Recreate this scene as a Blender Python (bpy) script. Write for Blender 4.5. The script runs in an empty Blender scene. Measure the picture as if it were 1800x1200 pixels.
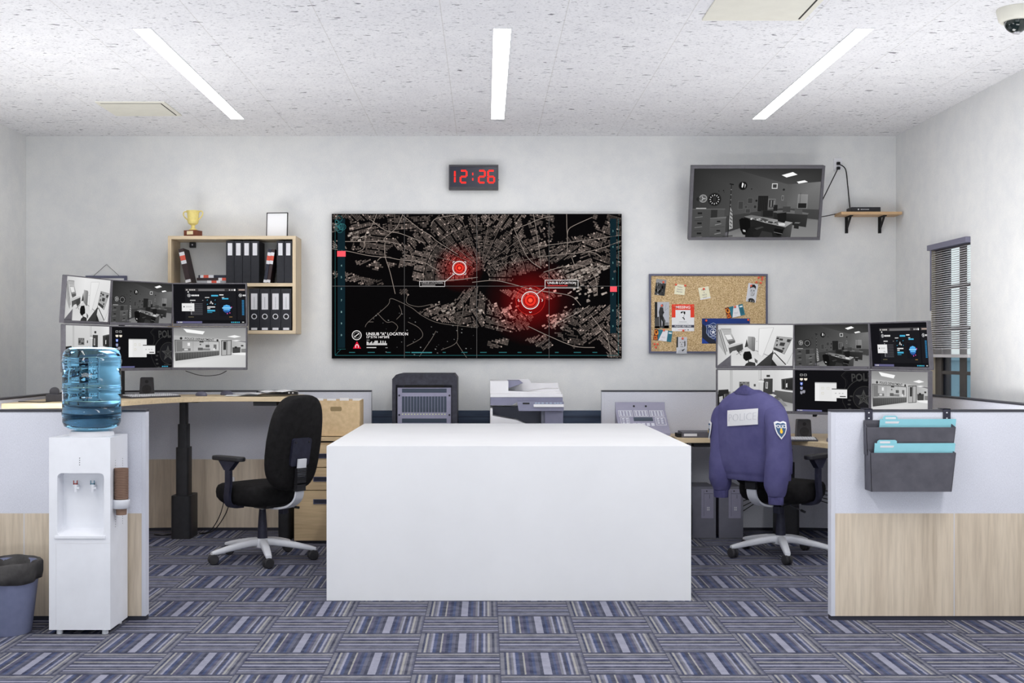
import bpy, bmesh, math, random
from mathutils import Vector, Matrix
random.seed(7)
SC = bpy.context.scene
COL = SC.collection
F, CX, CY, EYE = 2123.0, 853.0, 618.0, 1.45
PI = math.pi
def R(a): return math.radians(a)
def at(px, py, d):
    return Vector(((px-CX)*d/F, d, EYE-(py-CY)*d/F))
def lin(c):
    c = c/255.0
    return c/12.92 if c <= 0.04045 else ((c+0.055)/1.055)**2.4
def rgb(*c):
    if len(c) == 1 and not isinstance(c[0], (int, float)): c = c[0]
    if len(c) == 1: c = (c[0],)*3
    return tuple(lin(v) for v in c[:3])+(1.0,)

# ---------------------------------------------------------------- materials
class NT:
    def __init__(s, name):
        s.m = bpy.data.materials.new(name); s.m.use_nodes = True
        s.t = s.m.node_tree; s.b = s.t.nodes['Principled BSDF']
    def n(s, typ, **kw):
        nd = s.t.nodes.new(typ)
        for k, v in kw.items():
            if k in nd.inputs.keys(): nd.inputs[k].default_value = v
            else: setattr(nd, k, v)
        return nd
    def l(s, a, b): s.t.links.new(a, b)
    def coord(s, kind='Object', scale=(1,1,1), loc=(0,0,0)):
        tc = s.n('ShaderNodeTexCoord'); mp = s.n('ShaderNodeMapping')
        mp.inputs['Scale'].default_value = scale; mp.inputs['Location'].default_value = loc
        s.l(tc.outputs[kind], mp.inputs['Vector']); return mp.outputs['Vector']
    def noise(s, vec, scale, detail=3, rough=.5):
        nd = s.n('ShaderNodeTexNoise'); nd.inputs['Scale'].default_value = scale
        nd.inputs['Detail'].default_value = detail; nd.inputs['Roughness'].default_value = rough
        s.l(vec, nd.inputs['Vector']); return nd.outputs['Fac']
    def ramp(s, fac, stops, interp='LINEAR'):
        nd = s.n('ShaderNodeValToRGB'); cr = nd.color_ramp; cr.interpolation = interp
        while len(cr.elements) < len(stops): cr.elements.new(1.0)
        for e, (p, c) in zip(cr.elements, stops): e.position = p; e.color = c
        s.l(fac, nd.inputs['Fac']); return nd.outputs['Color']
    def mix(s, fac, a, b, typ='MIX'):
        nd = s.n('ShaderNodeMix', data_type='RGBA', blend_type=typ)
        for sock, v in ((nd.inputs[0], fac), (nd.inputs[6], a), (nd.inputs[7], b)):
            if isinstance(v, (int, float, tuple)): sock.default_value = v
            else: s.l(v, sock)
        return nd.outputs[2]
    def math(s, op, a, b=0.0):
        nd = s.n('ShaderNodeMath', operation=op)
        for sock, v in ((nd.inputs[0], a), (nd.inputs[1], b)):
            if isinstance(v, (int, float)): sock.default_value = v
            else: s.l(v, sock)
        return nd.outputs[0]
    def bump(s, h, strength, dist=.002):
        nd = s.n('ShaderNodeBump'); nd.inputs['Strength'].default_value = strength
        nd.inputs['Distance'].default_value = dist
        s.l(h, nd.inputs['Height']); s.l(nd.outputs['Normal'], s.b.inputs['Normal'])
    def base(s, c):
        if isinstance(c, tuple): s.b.inputs['Base Color'].default_value = c
        else: s.l(c, s.b.inputs['Base Color'])
    def p(s, rough=.5, metal=0., spec=.5):
        s.b.inputs['Roughness'].default_value = rough; s.b.inputs['Metallic'].default_value = metal
        s.b.inputs['Specular IOR Level'].default_value = spec
        return s.m
def mottled(name, c, amt=8, scale=9, rough=.5, spec=.5, bump=0., metal=0., fine=0):
    t = NT(name); v = t.coord()
    f = t.noise(v, scale, 4, .6)
    c0 = rgb(*[max(0, k-amt) for k in c]); c1 = rgb(*[min(255, k+amt) for k in c])
    col = t.ramp(f, [(.3, c0), (.7, c1)])
    if fine:
        f2 = t.noise(v, 260, 2, .6)
        col = t.mix(1.0, col, t.ramp(f2, [(.3, (1-fine,)*3+(1,)), (.7, (1+fine*.0,)*3+(1,))]), 'MULTIPLY')
    t.base(col)
    if bump: t.bump(t.noise(v, scale*14, 3, .6), bump)
    return t.p(rough, metal, spec)
def fabric(name, c, amt=10, rough=.9):
    t = NT(name); v = t.coord()
    w = t.noise(t.coord(scale=(1, 1, .35)), 330, 2, .7)
    g = t.noise(v, 5, 2, .5)
    a = rgb(*[k-amt for k in c]); b = rgb(*[k+amt for k in c])
    col = t.ramp(w, [(.32, a), (.68, b)])
    col = t.mix(.18, col, t.ramp(g, [(.3, a), (.7, b)]))
    t.base(col); t.bump(w, .25, .001)
    return t.p(rough, 0, .2)
def wood(name, c_lo, c_hi, axis='z', scale=1.0, rough=.5, streak=1.0):
    t = NT(name)
    sc = {'z': (14, 14, .9), 'x': (.9, 14, 14), 'y': (14, .9, 14)}[axis]
    v = t.coord(scale=tuple(k*scale for k in sc))
    f = t.noise(v, 1.2, 6, .62)
    f2 = t.noise(t.coord(scale=tuple(k*scale*4 for k in sc)), 1.5, 3, .6)
    col = t.ramp(f, [(.28, rgb(*c_lo)), (.5, rgb(*[(a+b)/2+4 for a, b in zip(c_lo, c_hi)])), (.72, rgb(*c_hi))])
    col = t.mix(.28*streak, col, t.ramp(f2, [(.35, rgb(*[k*.85 for k in c_lo])), (.6, rgb(*c_hi))]))
    t.base(col)
    return t.p(rough, 0, .35)
def plain(name, c, rough=.5, metal=0., spec=.5):
    t = NT(name); t.base(rgb(*c)); return t.p(rough, metal, spec)
def emis(name, c, strength):
    t = NT(name); t.base((0, 0, 0, 1)); t.b.inputs['Emission Color'].default_value = rgb(*c)
    t.b.inputs['Emission Strength'].default_value = strength
    return t.p(.6, 0, .2)
def attr_mat(name, emit, rough=.55):
    t = NT(name); a = t.n('ShaderNodeAttribute', attribute_name='tone')
    if emit:
        t.base((0, 0, 0, 1)); t.l(a.outputs['Color'], t.b.inputs['Emission Color'])
        t.b.inputs['Emission Strength'].default_value = 1.0
        return t.p(.7, 0, .015)
    t.l(a.outputs['Color'], t.b.inputs['Base Color'])
    return t.p(rough, 0, .25)

M = {}
M['black'] = mottled('black_plastic', (34, 34, 38), 5, 20, .5, .4)
M['gear'] = mottled('charcoal_plastic', (66, 65, 70), 5, 25, .5, .4)
M['bezel'] = mottled('monitor_grey_plastic', (92, 90, 96), 6, 30, .5, .4)
M['caster'] = mottled('dark_caster_plastic', (52, 51, 54), 5, 30, .55, .3)
M['seatfab'] = mottled('black_upholstery', (26, 25, 26), 6, 30, .85, .15, .3)
M['navyplate'] = mottled('dark_navy_plastic', (36, 37, 54), 9, 22, .5, .4)
M['whiteplas'] = mottled('white_plastic', (222, 224, 230), 4, 6, .45, .4)
M['white'] = mottled('white_laminate', (230, 231, 234), 2, 3, .5, .35)
M['paper'] = plain('paper', (236, 236, 238), .8, 0, .2)
M['label'] = plain('label_paper', (214, 214, 218), .8, 0, .2)
M['silver'] = plain('bright_steel', (200, 200, 205), .3, 1.0)
M['cable'] = plain('black_cable_rubber', (22, 22, 24), .6, 0, .3)
M['fabric'] = fabric('blue_grey_panel_fabric', (212, 214, 224), 9)
M['fabricdark'] = fabric('slate_panel_fabric', (150, 153, 172), 10)
M['trimdark'] = mottled('dark_trim_metal', (58, 58, 66), 4, 20, .5, .4)
M['plinth'] = plain('dark_plinth', (40, 41, 54), .6)
M['endtrim'] = plain('pale_end_trim', (206, 208, 218), .5)
M['ashwood'] = wood('pale_ash_laminate', (188, 172, 152), (222, 208, 188), 'z', .55)
M['shelfwood'] = wood('light_beech_x', (196, 176, 146), (222, 203, 172), 'x', .8)
M['shelfwoodz'] = wood('light_beech_z', (196, 176, 146), (222, 203, 172), 'z', .8)
M['deskwood'] = wood('desk_beech', (202, 180, 146), (222, 202, 168), 'x', .7)
M['cabwood'] = wood('cabinet_oak', (186, 160, 124), (212, 188, 150), 'x', .7)
M['card'] = mottled('archive_board', (206, 180, 142), 10, 28, .8, .2)
M['binder'] = mottled('black_binder_cloth', (30, 31, 38), 4, 30, .55, .35)
M['navybook'] = plain('navy_book_cloth', (25, 30, 48), .6)
M['maroonbook'] = plain('maroon_book_cloth', (44, 24, 26), .6)
M['greybook'] = plain('grey_book_cloth', (150, 152, 158), .6)
M['redband'] = plain('red_band', (205, 82, 62), .6)
M['gold'] = mottled('gold_paint', (226, 208, 128), 8, 50, .5, .4)
M['trophybase'] = wood('mahogany', (92, 44, 28), (122, 62, 40), 'x', 2.0)
M['brass'] = plain('pale_brass_plaque', (232, 218, 178), .4)
M['server'] = mottled('scuffed_dark_steel', (40, 40, 52), 13, 26, .55, .4)
M['serverpanel'] = mottled('grey_rack_panel', (140, 138, 160), 6, 20, .5)
M['serverdark'] = plain('rack_dark_slot', (44, 56, 74), .5)
M['led'] = emis('small_green_led', (225, 235, 150), 1.0)
M['mfpwhite'] = mottled('printer_white', (222, 221, 224), 3, 10, .5)
M['mfpgrey'] = mottled('printer_grey', (124, 124, 146), 4, 12, .5)
M['mfpdark'] = mottled('printer_recess_grey', (118, 120, 134), 3, 12, .6)
M['console'] = mottled('grey_console_metal', (142, 140, 160), 4, 14, .5)
M['consolekey'] = plain('console_key', (205, 206, 216), .5)
M['lcd'] = plain('dark_lcd', (52, 66, 82), .3)
M['pcgrey'] = mottled('tower_grey', (112, 112, 124), 4, 14, .5)
M['jacket'] = mottled('police_blue_cloth', (84, 82, 124), 8, 7, .85, .15, .2)
M['jacketdark'] = mottled('police_blue_rib', (76, 74, 114), 6, 40, .9, .1)
M['patchwhite'] = plain('reflective_patch', (218, 218, 220), .6)
M['patchletter'] = plain('patch_letter_grey', (192, 192, 198), .6)
M['patchblue'] = plain('patch_teal_blue', (40, 78, 116), .6)
M['patchyellow'] = plain('patch_yellow', (240, 190, 30), .6)
M['tvframe'] = mottled('tv_grey_frame', (84, 82, 88), 4, 30, .5)
M['cork'] = None
M['corkframe'] = plain('blue_grey_board_frame', (84, 86, 110), .5)
M['pin'] = plain('orange_red_pin', (232, 92, 62), .4)
M['pocket'] = mottled('dark_grey_metal', (76, 75, 84), 8, 14, .5, .4)
M['folder'] = mottled('teal_folder_card', (136, 196, 208), 3, 10, .7, .3)
M['cup'] = mottled('brown_paper_cup', (130, 106, 92), 6, 30, .8, .2)
M['bin'] = mottled('grey_blue_bin_plastic', (122, 128, 158), 4, 30, .5)
M['liner'] = mottled('dark_bin_liner', (62, 60, 60), 12, 18, .6, .3)
M['cream'] = mottled('cream_vent_paint', (228, 226, 214), 3, 10, .6)
M['creamcam'] = mottled('cream_camera_plastic', (226, 224, 212), 3, 10, .5)
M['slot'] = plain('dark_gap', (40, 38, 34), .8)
M['shade'] = plain('blind_slat', (226, 224, 226), .6)
M['blindhead'] = plain('blind_headrail', (112, 111, 130), .5)
M['winframe'] = mottled('dark_brown_window_frame', (92, 86, 82), 4, 20, .5)
M['winnavy'] = plain('dark_navy_window_bar', (34, 40, 56), .5)
M['reveal'] = plain('cream_reveal', (226, 214, 190), .7)
M['teal'] = mottled('teal_render', (112, 146, 164), 5, 4, .7)
M['board'] = wood('raw_pine', (184, 148, 108), (206, 172, 132), 'x', 1.2)
M['outlet'] = plain('outlet_white', (226, 226, 230), .5)
M['greytray'] = mottled('grey_tray', (84, 82, 90), 4, 20, .5)
M['lightface'] = emis('light_diffuser', (255, 255, 255), 20.0)
M['ledred'] = emis('red_clock_led', (255, 40, 32), 1.6)
M['clockface'] = plain('clock_navy_face', (20, 24, 48), .35)
M['tapred'] = plain('tap_red', (150, 50, 44), .4)
M['tapblue'] = plain('tap_blue', (88, 130, 150), .4)
M['domeblack'] = plain('smoked_dome', (20, 32, 30), .12, 0, .6)
M['picscreen'] = attr_mat('screen_picture', True)
M['picprint'] = attr_mat('printed_picture', False)
M['stickynote'] = plain('pale_yellow_note', (238, 234, 204), .8)
M['keycap'] = plain('pale_keycap', (206, 206, 210), .5)
M['mouse'] = plain('grey_mouse_plastic', (98, 98, 116), .4)

def wall_mat():
    t = NT('painted_plaster'); v = t.coord()
    a = t.noise(v, 1.3, 5, .6); b = t.noise(v, 7, 4, .65); c = t.noise(v, 120, 3, .6)
    col = t.ramp(a, [(.3, rgb(219, 220, 221)), (.7, rgb(229, 229, 227))])
    col = t.mix(.5, col, t.ramp(b, [(.35, rgb(214, 216, 218)), (.65, rgb(231, 231, 229))]))
    col = t.mix(.2, col, t.ramp(c, [(.35, rgb(205, 206, 208)), (.65, rgb(234, 234, 233))]))
    t.base(col); t.bump(c, .15, .002)
    return t.p(.85, 0, .2)
M['wall'] = wall_mat()
def ceiling_mat():
    t = NT('acoustic_tile')
    col = t.ramp(t.noise(t.coord(scale=(1, 1, 1)), 6, 4, .6), [(.3, rgb(228, 228, 231)), (.7, rgb(236, 236, 238))])
    # small dashes and larger flecks, stretched along x
    f1 = t.noise(t.coord(scale=(26, 62, 1)), 1.0, 2, .55)
    f2 = t.noise(t.coord(scale=(10, 26, 1), loc=(3.1, 7.7, 0)), 1.0, 2, .6)
    f3 = t.noise(t.coord(scale=(60, 130, 1), loc=(1, 2, 0)), 1.0, 1, .5)
    m1 = t.ramp(f1, [(.645, (0, 0, 0, 1)), (.685, (1, 1, 1, 1))])
    m2 = t.ramp(f2, [(.69, (0, 0, 0, 1)), (.71, (1, 1, 1, 1))])
    m3 = t.ramp(f3, [(.60, (0, 0, 0, 1)), (.68, (1, 1, 1, 1))])
    col = t.mix(t.math('MULTIPLY', m3, .5), col, rgb(172, 172, 178))
    col = t.mix(t.math('MULTIPLY', m1, .8), col, rgb(138, 138, 144))
    col = t.mix(t.math('MULTIPLY', m2, .95), col, rgb(112, 112, 118))
    # seams
    v = t.coord(); sx = t.n('ShaderNodeSeparateXYZ'); t.l(v, sx.inputs[0])
    def seam(o, per, off, w):
        q = t.math('FRACT', t.math('DIVIDE', t.math('ADD', o, off), per))
        return t.math('LESS_THAN', q, w/per)
    s = t.math('MAXIMUM', seam(sx.outputs[0], .6635, .9+20*.6635, .005), t.math('MULTIPLY', seam(sx.outputs[1], 1.327, .06, .004), .4))
    col = t.mix(t.math('MULTIPLY', s, .36), col, rgb(176, 172, 164))
    t.base(col)
    return t.p(.9, 0, .1)
M['ceiling'] = ceiling_mat()
def carpet_mat():
    t = NT('striped_carpet_tile'); P = .3985
    v = t.coord(); sx = t.n('ShaderNodeSeparateXYZ'); t.l(v, sx.inputs[0])
    qx = t.math('DIVIDE', t.math('ADD', sx.outputs[0], -.069+40*P), P)
    qy = t.math('DIVIDE', t.math('ADD', sx.outputs[1], -6.223+40*P), P)
    ix, iy = t.math('FLOOR', qx), t.math('FLOOR', qy)
    fx, fy = t.math('FRACT', qx), t.math('FRACT', qy)
    par = t.math('MODULO', t.math('ADD', ix, iy), 2.0)      # x index 39, y index 40 -> horizontal (odd)
    n = t.noise(t.coord(scale=(1, 1, 1)), 90, 2, .6)
    jit = t.math('MULTIPLY', t.math('SUBTRACT', n, .5), .02)
    mixv = t.n('ShaderNodeMix', data_type='FLOAT')
    t.l(par, mixv.inputs[0]); t.l(fx, mixv.inputs[2]); t.l(fy, mixv.inputs[3])
    u = t.math('ADD', mixv.outputs[0], jit)
    D = rgb(62, 65, 82); S = rgb(92, 94, 112); L = rgb(160, 161, 178); K = rgb(170, 168, 163)
    B = rgb(64, 77, 114); N = rgb(50, 57, 84); G = rgb(124, 124, 132); PU = rgb(84, 83, 106)
    stops = [(0, G), (.05, N), (.075, K), (.105, S), (.13, G), (.155, L), (.18, B), (.225, D), (.27, K), (.29, PU), (.335, N),
             (.375, B), (.41, S), (.45, D), (.49, L), (.585, N), (.625, B), (.655, PU), (.69, G), (.715, L), (.74, D),
             (.775, B), (.80, L), (.825, S), (.855, K), (.88, G), (.91, D), (.94, G), (.97, S)]
    col = t.ramp(u, stops, 'CONSTANT')
    h = t.ramp(t.math('ADD', fy, jit), [(0, D), (.06, G), (.10, S), (.15, L), (.19, D), (.24, G), (.30, N), (.36, L), (.42, S),
              (.47, D), (.52, K), (.57, N), (.63, PU), (.69, L), (.74, N), (.79, G), (.84, D), (.88, K), (.92, S), (.96, D)], 'CONSTANT')
    col = t.mix(par, col, h)
    w = t.noise(t.coord(), 420, 2, .7)
    col = t.mix(1.0, col, t.ramp(w, [(.3, (.55, .55, .56, 1)), (.7, (.88, .88, .88, 1))]), 'MULTIPLY')
    g = t.noise(t.coord(), 14, 3, .6)
    col = t.mix(.16, col, t.ramp(g, [(.35, D), (.65, L)]))
    ex = t.math('LESS_THAN', t.math('MINIMUM', t.math('MINIMUM', fx, fy), t.math('MINIMUM', t.math('SUBTRACT', 1.0, fx), t.math('SUBTRACT', 1.0, fy))), .008)
    col = t.mix(t.math('MULTIPLY', ex, .6), col, rgb(54, 57, 76))
    t.base(col); t.bump(w, .4, .003)
    return t.p(.95, 0, .1)
M['carpet'] = carpet_mat()
def cork_mat():
    t = NT('cork'); v = t.coord()
    a = t.noise(v, 150, 2, .7)
    t.base(t.ramp(a, [(.36, rgb(150, 120, 82)), (.47, rgb(200, 172, 128)), (.6, rgb(214, 188, 146)), (.68, rgb(238, 220, 186))]))
    return t.p(.9, 0, .1)
M['cork'] = cork_mat()
def plank_mat():
    t = NT('dark_blue_planks'); v = t.coord(scale=(1.2, 14, 14))
    f = t.noise(v, 1.5, 5, .65)
    col = t.ramp(f, [(.3, rgb(44, 54, 74)), (.7, rgb(72, 86, 108))])
    sx = t.n('ShaderNodeSeparateXYZ'); t.l(t.coord(), sx.inputs[0])
    q = t.math('FRACT', t.math('DIVIDE', sx.outputs[2], .0755))
    col = t.mix(t.math('MULTIPLY', t.math('LESS_THAN', q, .07), .8), col, rgb(24, 30, 44))
    t.base(col)
    return t.p(.55, 0, .35)
M['plank'] = plank_mat()
def water_mat():
    t = NT('blue_bottle'); t.base((.26, .66, 1.0, 1)); t.p(.05, 0, .5)
    t.b.inputs['Transmission Weight'].default_value = 1.0; t.b.inputs['IOR'].default_value = 1.33
    return t.m
M['bottle'] = water_mat()
def glass_mat():
    t = NT('window_glass'); tr = t.n('ShaderNodeBsdfTransparent'); gl = t.n('ShaderNodeBsdfGlossy')
    gl.inputs['Roughness'].default_value = .02
    mx = t.n('ShaderNodeMixShader'); mx.inputs[0].default_value = .05
    t.l(tr.outputs[0], mx.inputs[1]); t.l(gl.outputs[0], mx.inputs[2])
    t.l(mx.outputs[0], t.t.nodes['Material Output'].inputs['Surface']); return t.m
M['glass'] = glass_mat()

# ---------------------------------------------------------------- geometry
class MB:
    def __init__(s, M0=None): s.v = []; s.f = []; s.mi = []; s.M = M0
    def add(s, vs, fs, mi=0, X=None):
        o = len(s.v)
        for v in vs:
            v = Vector(v)
            if X is not None: v = X @ v
            if s.M is not None: v = s.M @ v
            s.v.append(v)
        for f in fs: s.f.append([i+o for i in f]); s.mi.append(mi)
        return s
    def box(s, x0, x1, y0, y1, z0, z1, mi=0, X=None):
        return s.add([(x0,y0,z0),(x1,y0,z0),(x1,y1,z0),(x0,y1,z0),(x0,y0,z1),(x1,y0,z1),(x1,y1,z1),(x0,y1,z1)],
                     [(0,3,2,1),(4,5,6,7),(0,1,5,4),(1,2,6,5),(2,3,7,6),(3,0,4,7)], mi, X)
    def cbox(s, c, d, mi=0, X=None):
        return s.box(c[0]-d[0]/2, c[0]+d[0]/2, c[1]-d[1]/2, c[1]+d[1]/2, c[2]-d[2]/2, c[2]+d[2]/2, mi, X)
    def prism(s, poly, h0, h1, axis='z', mi=0, X=None):
        """poly: 2D ring (ccw seen from +axis); axis z: (x,y); y: (x,z); x: (y,z)"""
        n = len(poly)
        def P(p, h): return {'z': (p[0], p[1], h), 'y': (p[0], h, p[1]), 'x': (h, p[0], p[1])}[axis]
        vs = [P(p, h0) for p in poly]+[P(p, h1) for p in poly]
        fs = [list(range(n))[::-1], list(range(n, 2*n))]+[(i, (i+1) % n, n+(i+1) % n, n+i) for i in range(n)]
        if axis == 'y': fs = [list(f)[::-1] for f in fs]
        return s.add(vs, fs, mi, X)
    def loft(s, rings, closed=True, caps=True, mi=0, X=None):
        n = len(rings[0]); vs = [p for r in rings for p in r]; fs = []
        for k in range(len(rings)-1):
            for i in range(n if closed else n-1):
                j = (i+1) % n
                fs.append((k*n+i, k*n+j, (k+1)*n+j, (k+1)*n+i))
        if caps:
            fs.append(list(range(n))[::-1]); fs.append([(len(rings)-1)*n+i for i in range(n)])
        return s.add(vs, fs, mi, X)
    def tube(s, pts, r, n=8, mi=0, X=None, caps=True):
        pts = [Vector(p) for p in pts]; k = len(pts)
        rr = r if isinstance(r, (list, tuple)) else [r]*k
        rings = []; up = None
        for i in range(k):
            d = (pts[min(i+1, k-1)]-pts[max(i-1, 0)]).normalized()
            if up is None:
                up = Vector((0, 0, 1)) if abs(d.z) < .9 else Vector((1, 0, 0))
            a = d.cross(up).normalized(); up = a.cross(d).normalized()
            rings.append([pts[i]+(a*math.cos(2*PI*j/n)+up*math.sin(2*PI*j/n))*rr[i] for j in range(n)])
        return s.loft([list(reversed(q)) for q in rings], True, caps, mi, X)
    def lathe(s, prof, n=24, mi=0, X=None, caps=True):
        rings = [[(max(r, 1e-4)*math.cos(2*PI*j/n), max(r, 1e-4)*math.sin(2*PI*j/n), z) for j in range(n)] for r, z in prof]
        return s.loft(rings, True, caps, mi, X)
    def build(s, name, mats, parent=None, bev=0., smooth=None, segs=2, loc=None, rot=None):
        me = bpy.data.meshes.new(name)
        me.from_pydata([tuple(v) for v in s.v], [], s.f)
        bm = bmesh.new(); bm.from_mesh(me); bmesh.ops.recalc_face_normals(bm, faces=bm.faces); bm.to_mesh(me); bm.free()
        if not isinstance(mats, (list, tuple)): mats = [mats]
        for m in mats: me.materials.append(m)
        if len(mats) > 1:
            me.polygons.foreach_set('material_index', s.mi)
        o = bpy.data.objects.new(name, me); COL.objects.link(o)
        if smooth is not None or bev:
            me.polygons.foreach_set('use_smooth', [True]*len(me.polygons))
            if not bev: me.set_sharp_from_angle(angle=R(smooth))
        if bev:
            b = o.modifiers.new('bevel', 'BEVEL'); b.width = bev; b.segments = segs
            b.limit_method = 'ANGLE'; b.angle_limit = R(40); b.harden_normals = True
        if parent is not None: o.parent = parent
        if loc is not None: o.location = loc
        if rot is not None: o.rotation_euler = rot
        return o
def TR(x=0, y=0, z=0, rx=0, ry=0, rz=0):
    return Matrix.Translation((x, y, z)) @ Matrix.Rotation(rz, 4, 'Z') @ Matrix.Rotation(ry, 4, 'Y') @ Matrix.Rotation(rx, 4, 'X')
def tag(o, label, cat, group=None):
    o['label'] = label; o['category'] = cat
    if group: o['group'] = group
    return o
def thing(name, label, cat, loc=(0, 0, 0), rot=(0, 0, 0), group=None):
    o = bpy.data.objects.new(name, None); COL.objects.link(o); o.empty_display_size = .05
    o.location = loc; o.rotation_euler = rot
    return tag(o, label, cat, group)
def struct(o): o['kind'] = 'structure'; return o
def dup(root, loc, rot, label, group=None):
    r = root.copy(); COL.objects.link(r); r.location = loc; r.rotation_euler = rot; r['label'] = label
    if group: r['group'] = group
    for ch in list(root.children):
        c = ch.copy(); COL.objects.link(c); c.parent = r
        for g in list(ch.children):
            d = g.copy(); COL.objects.link(d); d.parent = c
    return r
def rrect(w, h, r, n=5, cx=0, cy=0):
    out = []
    for (sx, sy, a0) in ((1, 1, 0), (-1, 1, 90), (-1, -1, 180), (1, -1, 270)):
        for i in range(n+1):
            a = R(a0+90*i/n)
            out.append((cx+sx*(w/2-r)+r*math.cos(a), cy+sy*(h/2-r)+r*math.sin(a)))
    return out
def sellipse(a, b, e=.5, n=28, cx=0, cy=0):
    out = []
    for i in range(n):
        t = 2*PI*i/n; c, q = math.cos(t), math.sin(t)
        out.append((cx+a*math.copysign(abs(c)**e, c), cy+b*math.copysign(abs(q)**e, q)))
    return out
def bez(p0, p1, p2, p3, n):
    out = []
    for i in range(n+1):
        t = i/n
        out.append(tuple((1-t)**3*a+3*(1-t)**2*t*b+3*(1-t)*t*t*c+t**3*d for a, b, c, d in zip(p0, p1, p2, p3)))
    return out
def smooth_path(pts, n=6):
    pts = [Vector(p) for p in pts]; out = []
    for i in range(len(pts)-1):
        p0 = pts[max(i-1, 0)]; p1 = pts[i]; p2 = pts[i+1]; p3 = pts[min(i+2, len(pts)-1)]
        for k in range(n):
            t = k/n
            out.append(.5*((2*p1)+(p2-p0)*t+(2*p0-5*p1+4*p2-p3)*t*t+(3*p1-p0-3*p2+p3)*t**3))
    out.append(pts[-1]); return out
def text_geo(txt, size, squash=1.0, bold=0.0, align='CENTER'):
    cu = bpy.data.curves.new('lettering', 'FONT'); cu.body = txt; cu.size = size; cu.align_x = align; cu.align_y = 'CENTER'
    cu.offset = bold; cu.resolution_u = 2
    ob = bpy.data.objects.new('lettering', cu); COL.objects.link(ob)
    dg = bpy.context.evaluated_depsgraph_get()
    me = bpy.data.meshes.new_from_object(ob.evaluated_get(dg))
    vs = [(v.co.x*squash, v.co.y) for v in me.vertices]; fs = [list(p.vertices) for p in me.polygons]
    bpy.data.objects.remove(ob); bpy.data.curves.remove(cu); bpy.data.meshes.remove(me)
    return vs, fs

class Pic:
    """A flat picture drawn as coloured polygons: u right, v down, on the local XZ plane facing -Y."""
    STEP = .00012
    def __init__(s, W, H, UW, UH):
        s.W, s.H, s.UW, s.UH = W, H, UW, UH; s.v = []; s.f = []; s.c = []
    def _xyz(s, u, v, layer):
        u = min(max(u, 0), s.UW); v = min(max(v, 0), s.UH)
        return ((u/s.UW-.5)*s.W, -layer*s.STEP, (.5-v/s.UH)*s.H)
    def raw(s, pts, faces, cols, layer):
        o = len(s.v)
        s.v += [s._xyz(p[0], p[1], layer) for p in pts]
        for f in faces:
            s.f.append([i+o for i in f]); s.c.append([cols[i] for i in f])
    def poly(s, pts, col, layer=1):
        n = len(pts)
        if isinstance(col, list): cols = [rgb(*(c if isinstance(c, tuple) else (c,))) for c in col]
        else: cols = [rgb(*(col if isinstance(col, tuple) else (col,)))]*n
        a = sum(pts[i][0]*pts[(i+1) % n][1]-pts[(i+1) % n][0]*pts[i][1] for i in range(n))
        idx = list(range(n))
        if a > 0: idx.reverse()
        s.raw(pts, [idx], cols, layer); return s
    def rect(s, x0, y0, x1, y1, col, layer=1):
        return s.poly([(x0, y0), (x1, y0), (x1, y1), (x0, y1)], col, layer)
    def frame(s, x0, y0, x1, y1, w, col, layer=1):
        s.rect(x0, y0, x1, y0+w, col, layer); s.rect(x0, y1-w, x1, y1, col, layer)
        s.rect(x0, y0+w, x0+w, y1-w, col, layer); s.rect(x1-w, y0+w, x1, y1-w, col, layer)
    def line(s, pts, w, col, layer=2):
        for (a, b) in zip(pts[:-1], pts[1:]):
            d = Vector((b[0]-a[0], b[1]-a[1]))
            if d.length < 1e-6: continue
            q = Vector((-d.y, d.x)).normalized()*w/2
            s.poly([(a[0]+q.x, a[1]+q.y), (b[0]+q.x, b[1]+q.y), (b[0]-q.x, b[1]-q.y), (a[0]-q.x, a[1]-q.y)], col, layer)
        return s
    def disc(s, x, y, r, col, layer=2, n=20, ry=None):
        ry = ry or r
        return s.poly([(x+r*math.cos(2*PI*i/n), y+ry*math.sin(2*PI*i/n)) for i in range(n)], col, layer)
    def ring(s, x, y, r, w, col, layer=2, n=28, a0=0, a1=360):
        for i in range(n):
            t0 = R(a0+(a1-a0)*i/n); t1 = R(a0+(a1-a0)*(i+1)/n)
            s.poly([(x+r*math.cos(t0), y+r*math.sin(t0)), (x+r*math.cos(t1), y+r*math.sin(t1)),
                    (x+(r-w)*math.cos(t1), y+(r-w)*math.sin(t1)), (x+(r-w)*math.cos(t0), y+(r-w)*math.sin(t0))], col, layer)
    def glow(s, x, y, rs, cols, layer=1, n=28):
        for k in range(len(rs)-1):
            for i in range(n):
                t0, t1 = 2*PI*i/n, 2*PI*(i+1)/n
                P = lambda r, t: (x+r*math.cos(t), y+r*math.sin(t))
                s.poly([P(rs[k], t0), P(rs[k+1], t0), P(rs[k+1], t1), P(rs[k], t1)], [cols[k], cols[k+1], cols[k+1], cols[k]], layer)
    def text(s, txt, x, y, size, col, layer=4, squash=1.0, bold=0.0, align='CENTER', rot=0.):
        vs, fs = text_geo(txt, size, squash, bold, align)
        c, q = math.cos(rot), math.sin(rot)
        pts = [(x+a*c+b*q, y-b*c+a*q) for a, b in vs]
        cc = rgb(*(col if isinstance(col, tuple) else (col,)))
        s.raw(pts, fs, [cc]*len(pts), layer); return s
    def build(s, name, mat, parent=None, back=0., loc=None, rot=None):
        me = bpy.data.meshes.new(name); me.from_pydata(s.v, [], s.f); me.materials.append(mat)
        ca = me.color_attributes.new('tone', 'FLOAT_COLOR', 'CORNER')
        flat = []
        for c in s.c:
            for k in c: flat += k
        ca.data.foreach_set('color', flat)
        o = bpy.data.objects.new(name, me); COL.objects.link(o)
        if back:
            pass
        if parent is not None: o.parent = parent
        if loc is not None: o.location = loc
        if rot is not None: o.rotation_euler = rot
        return o
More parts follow.
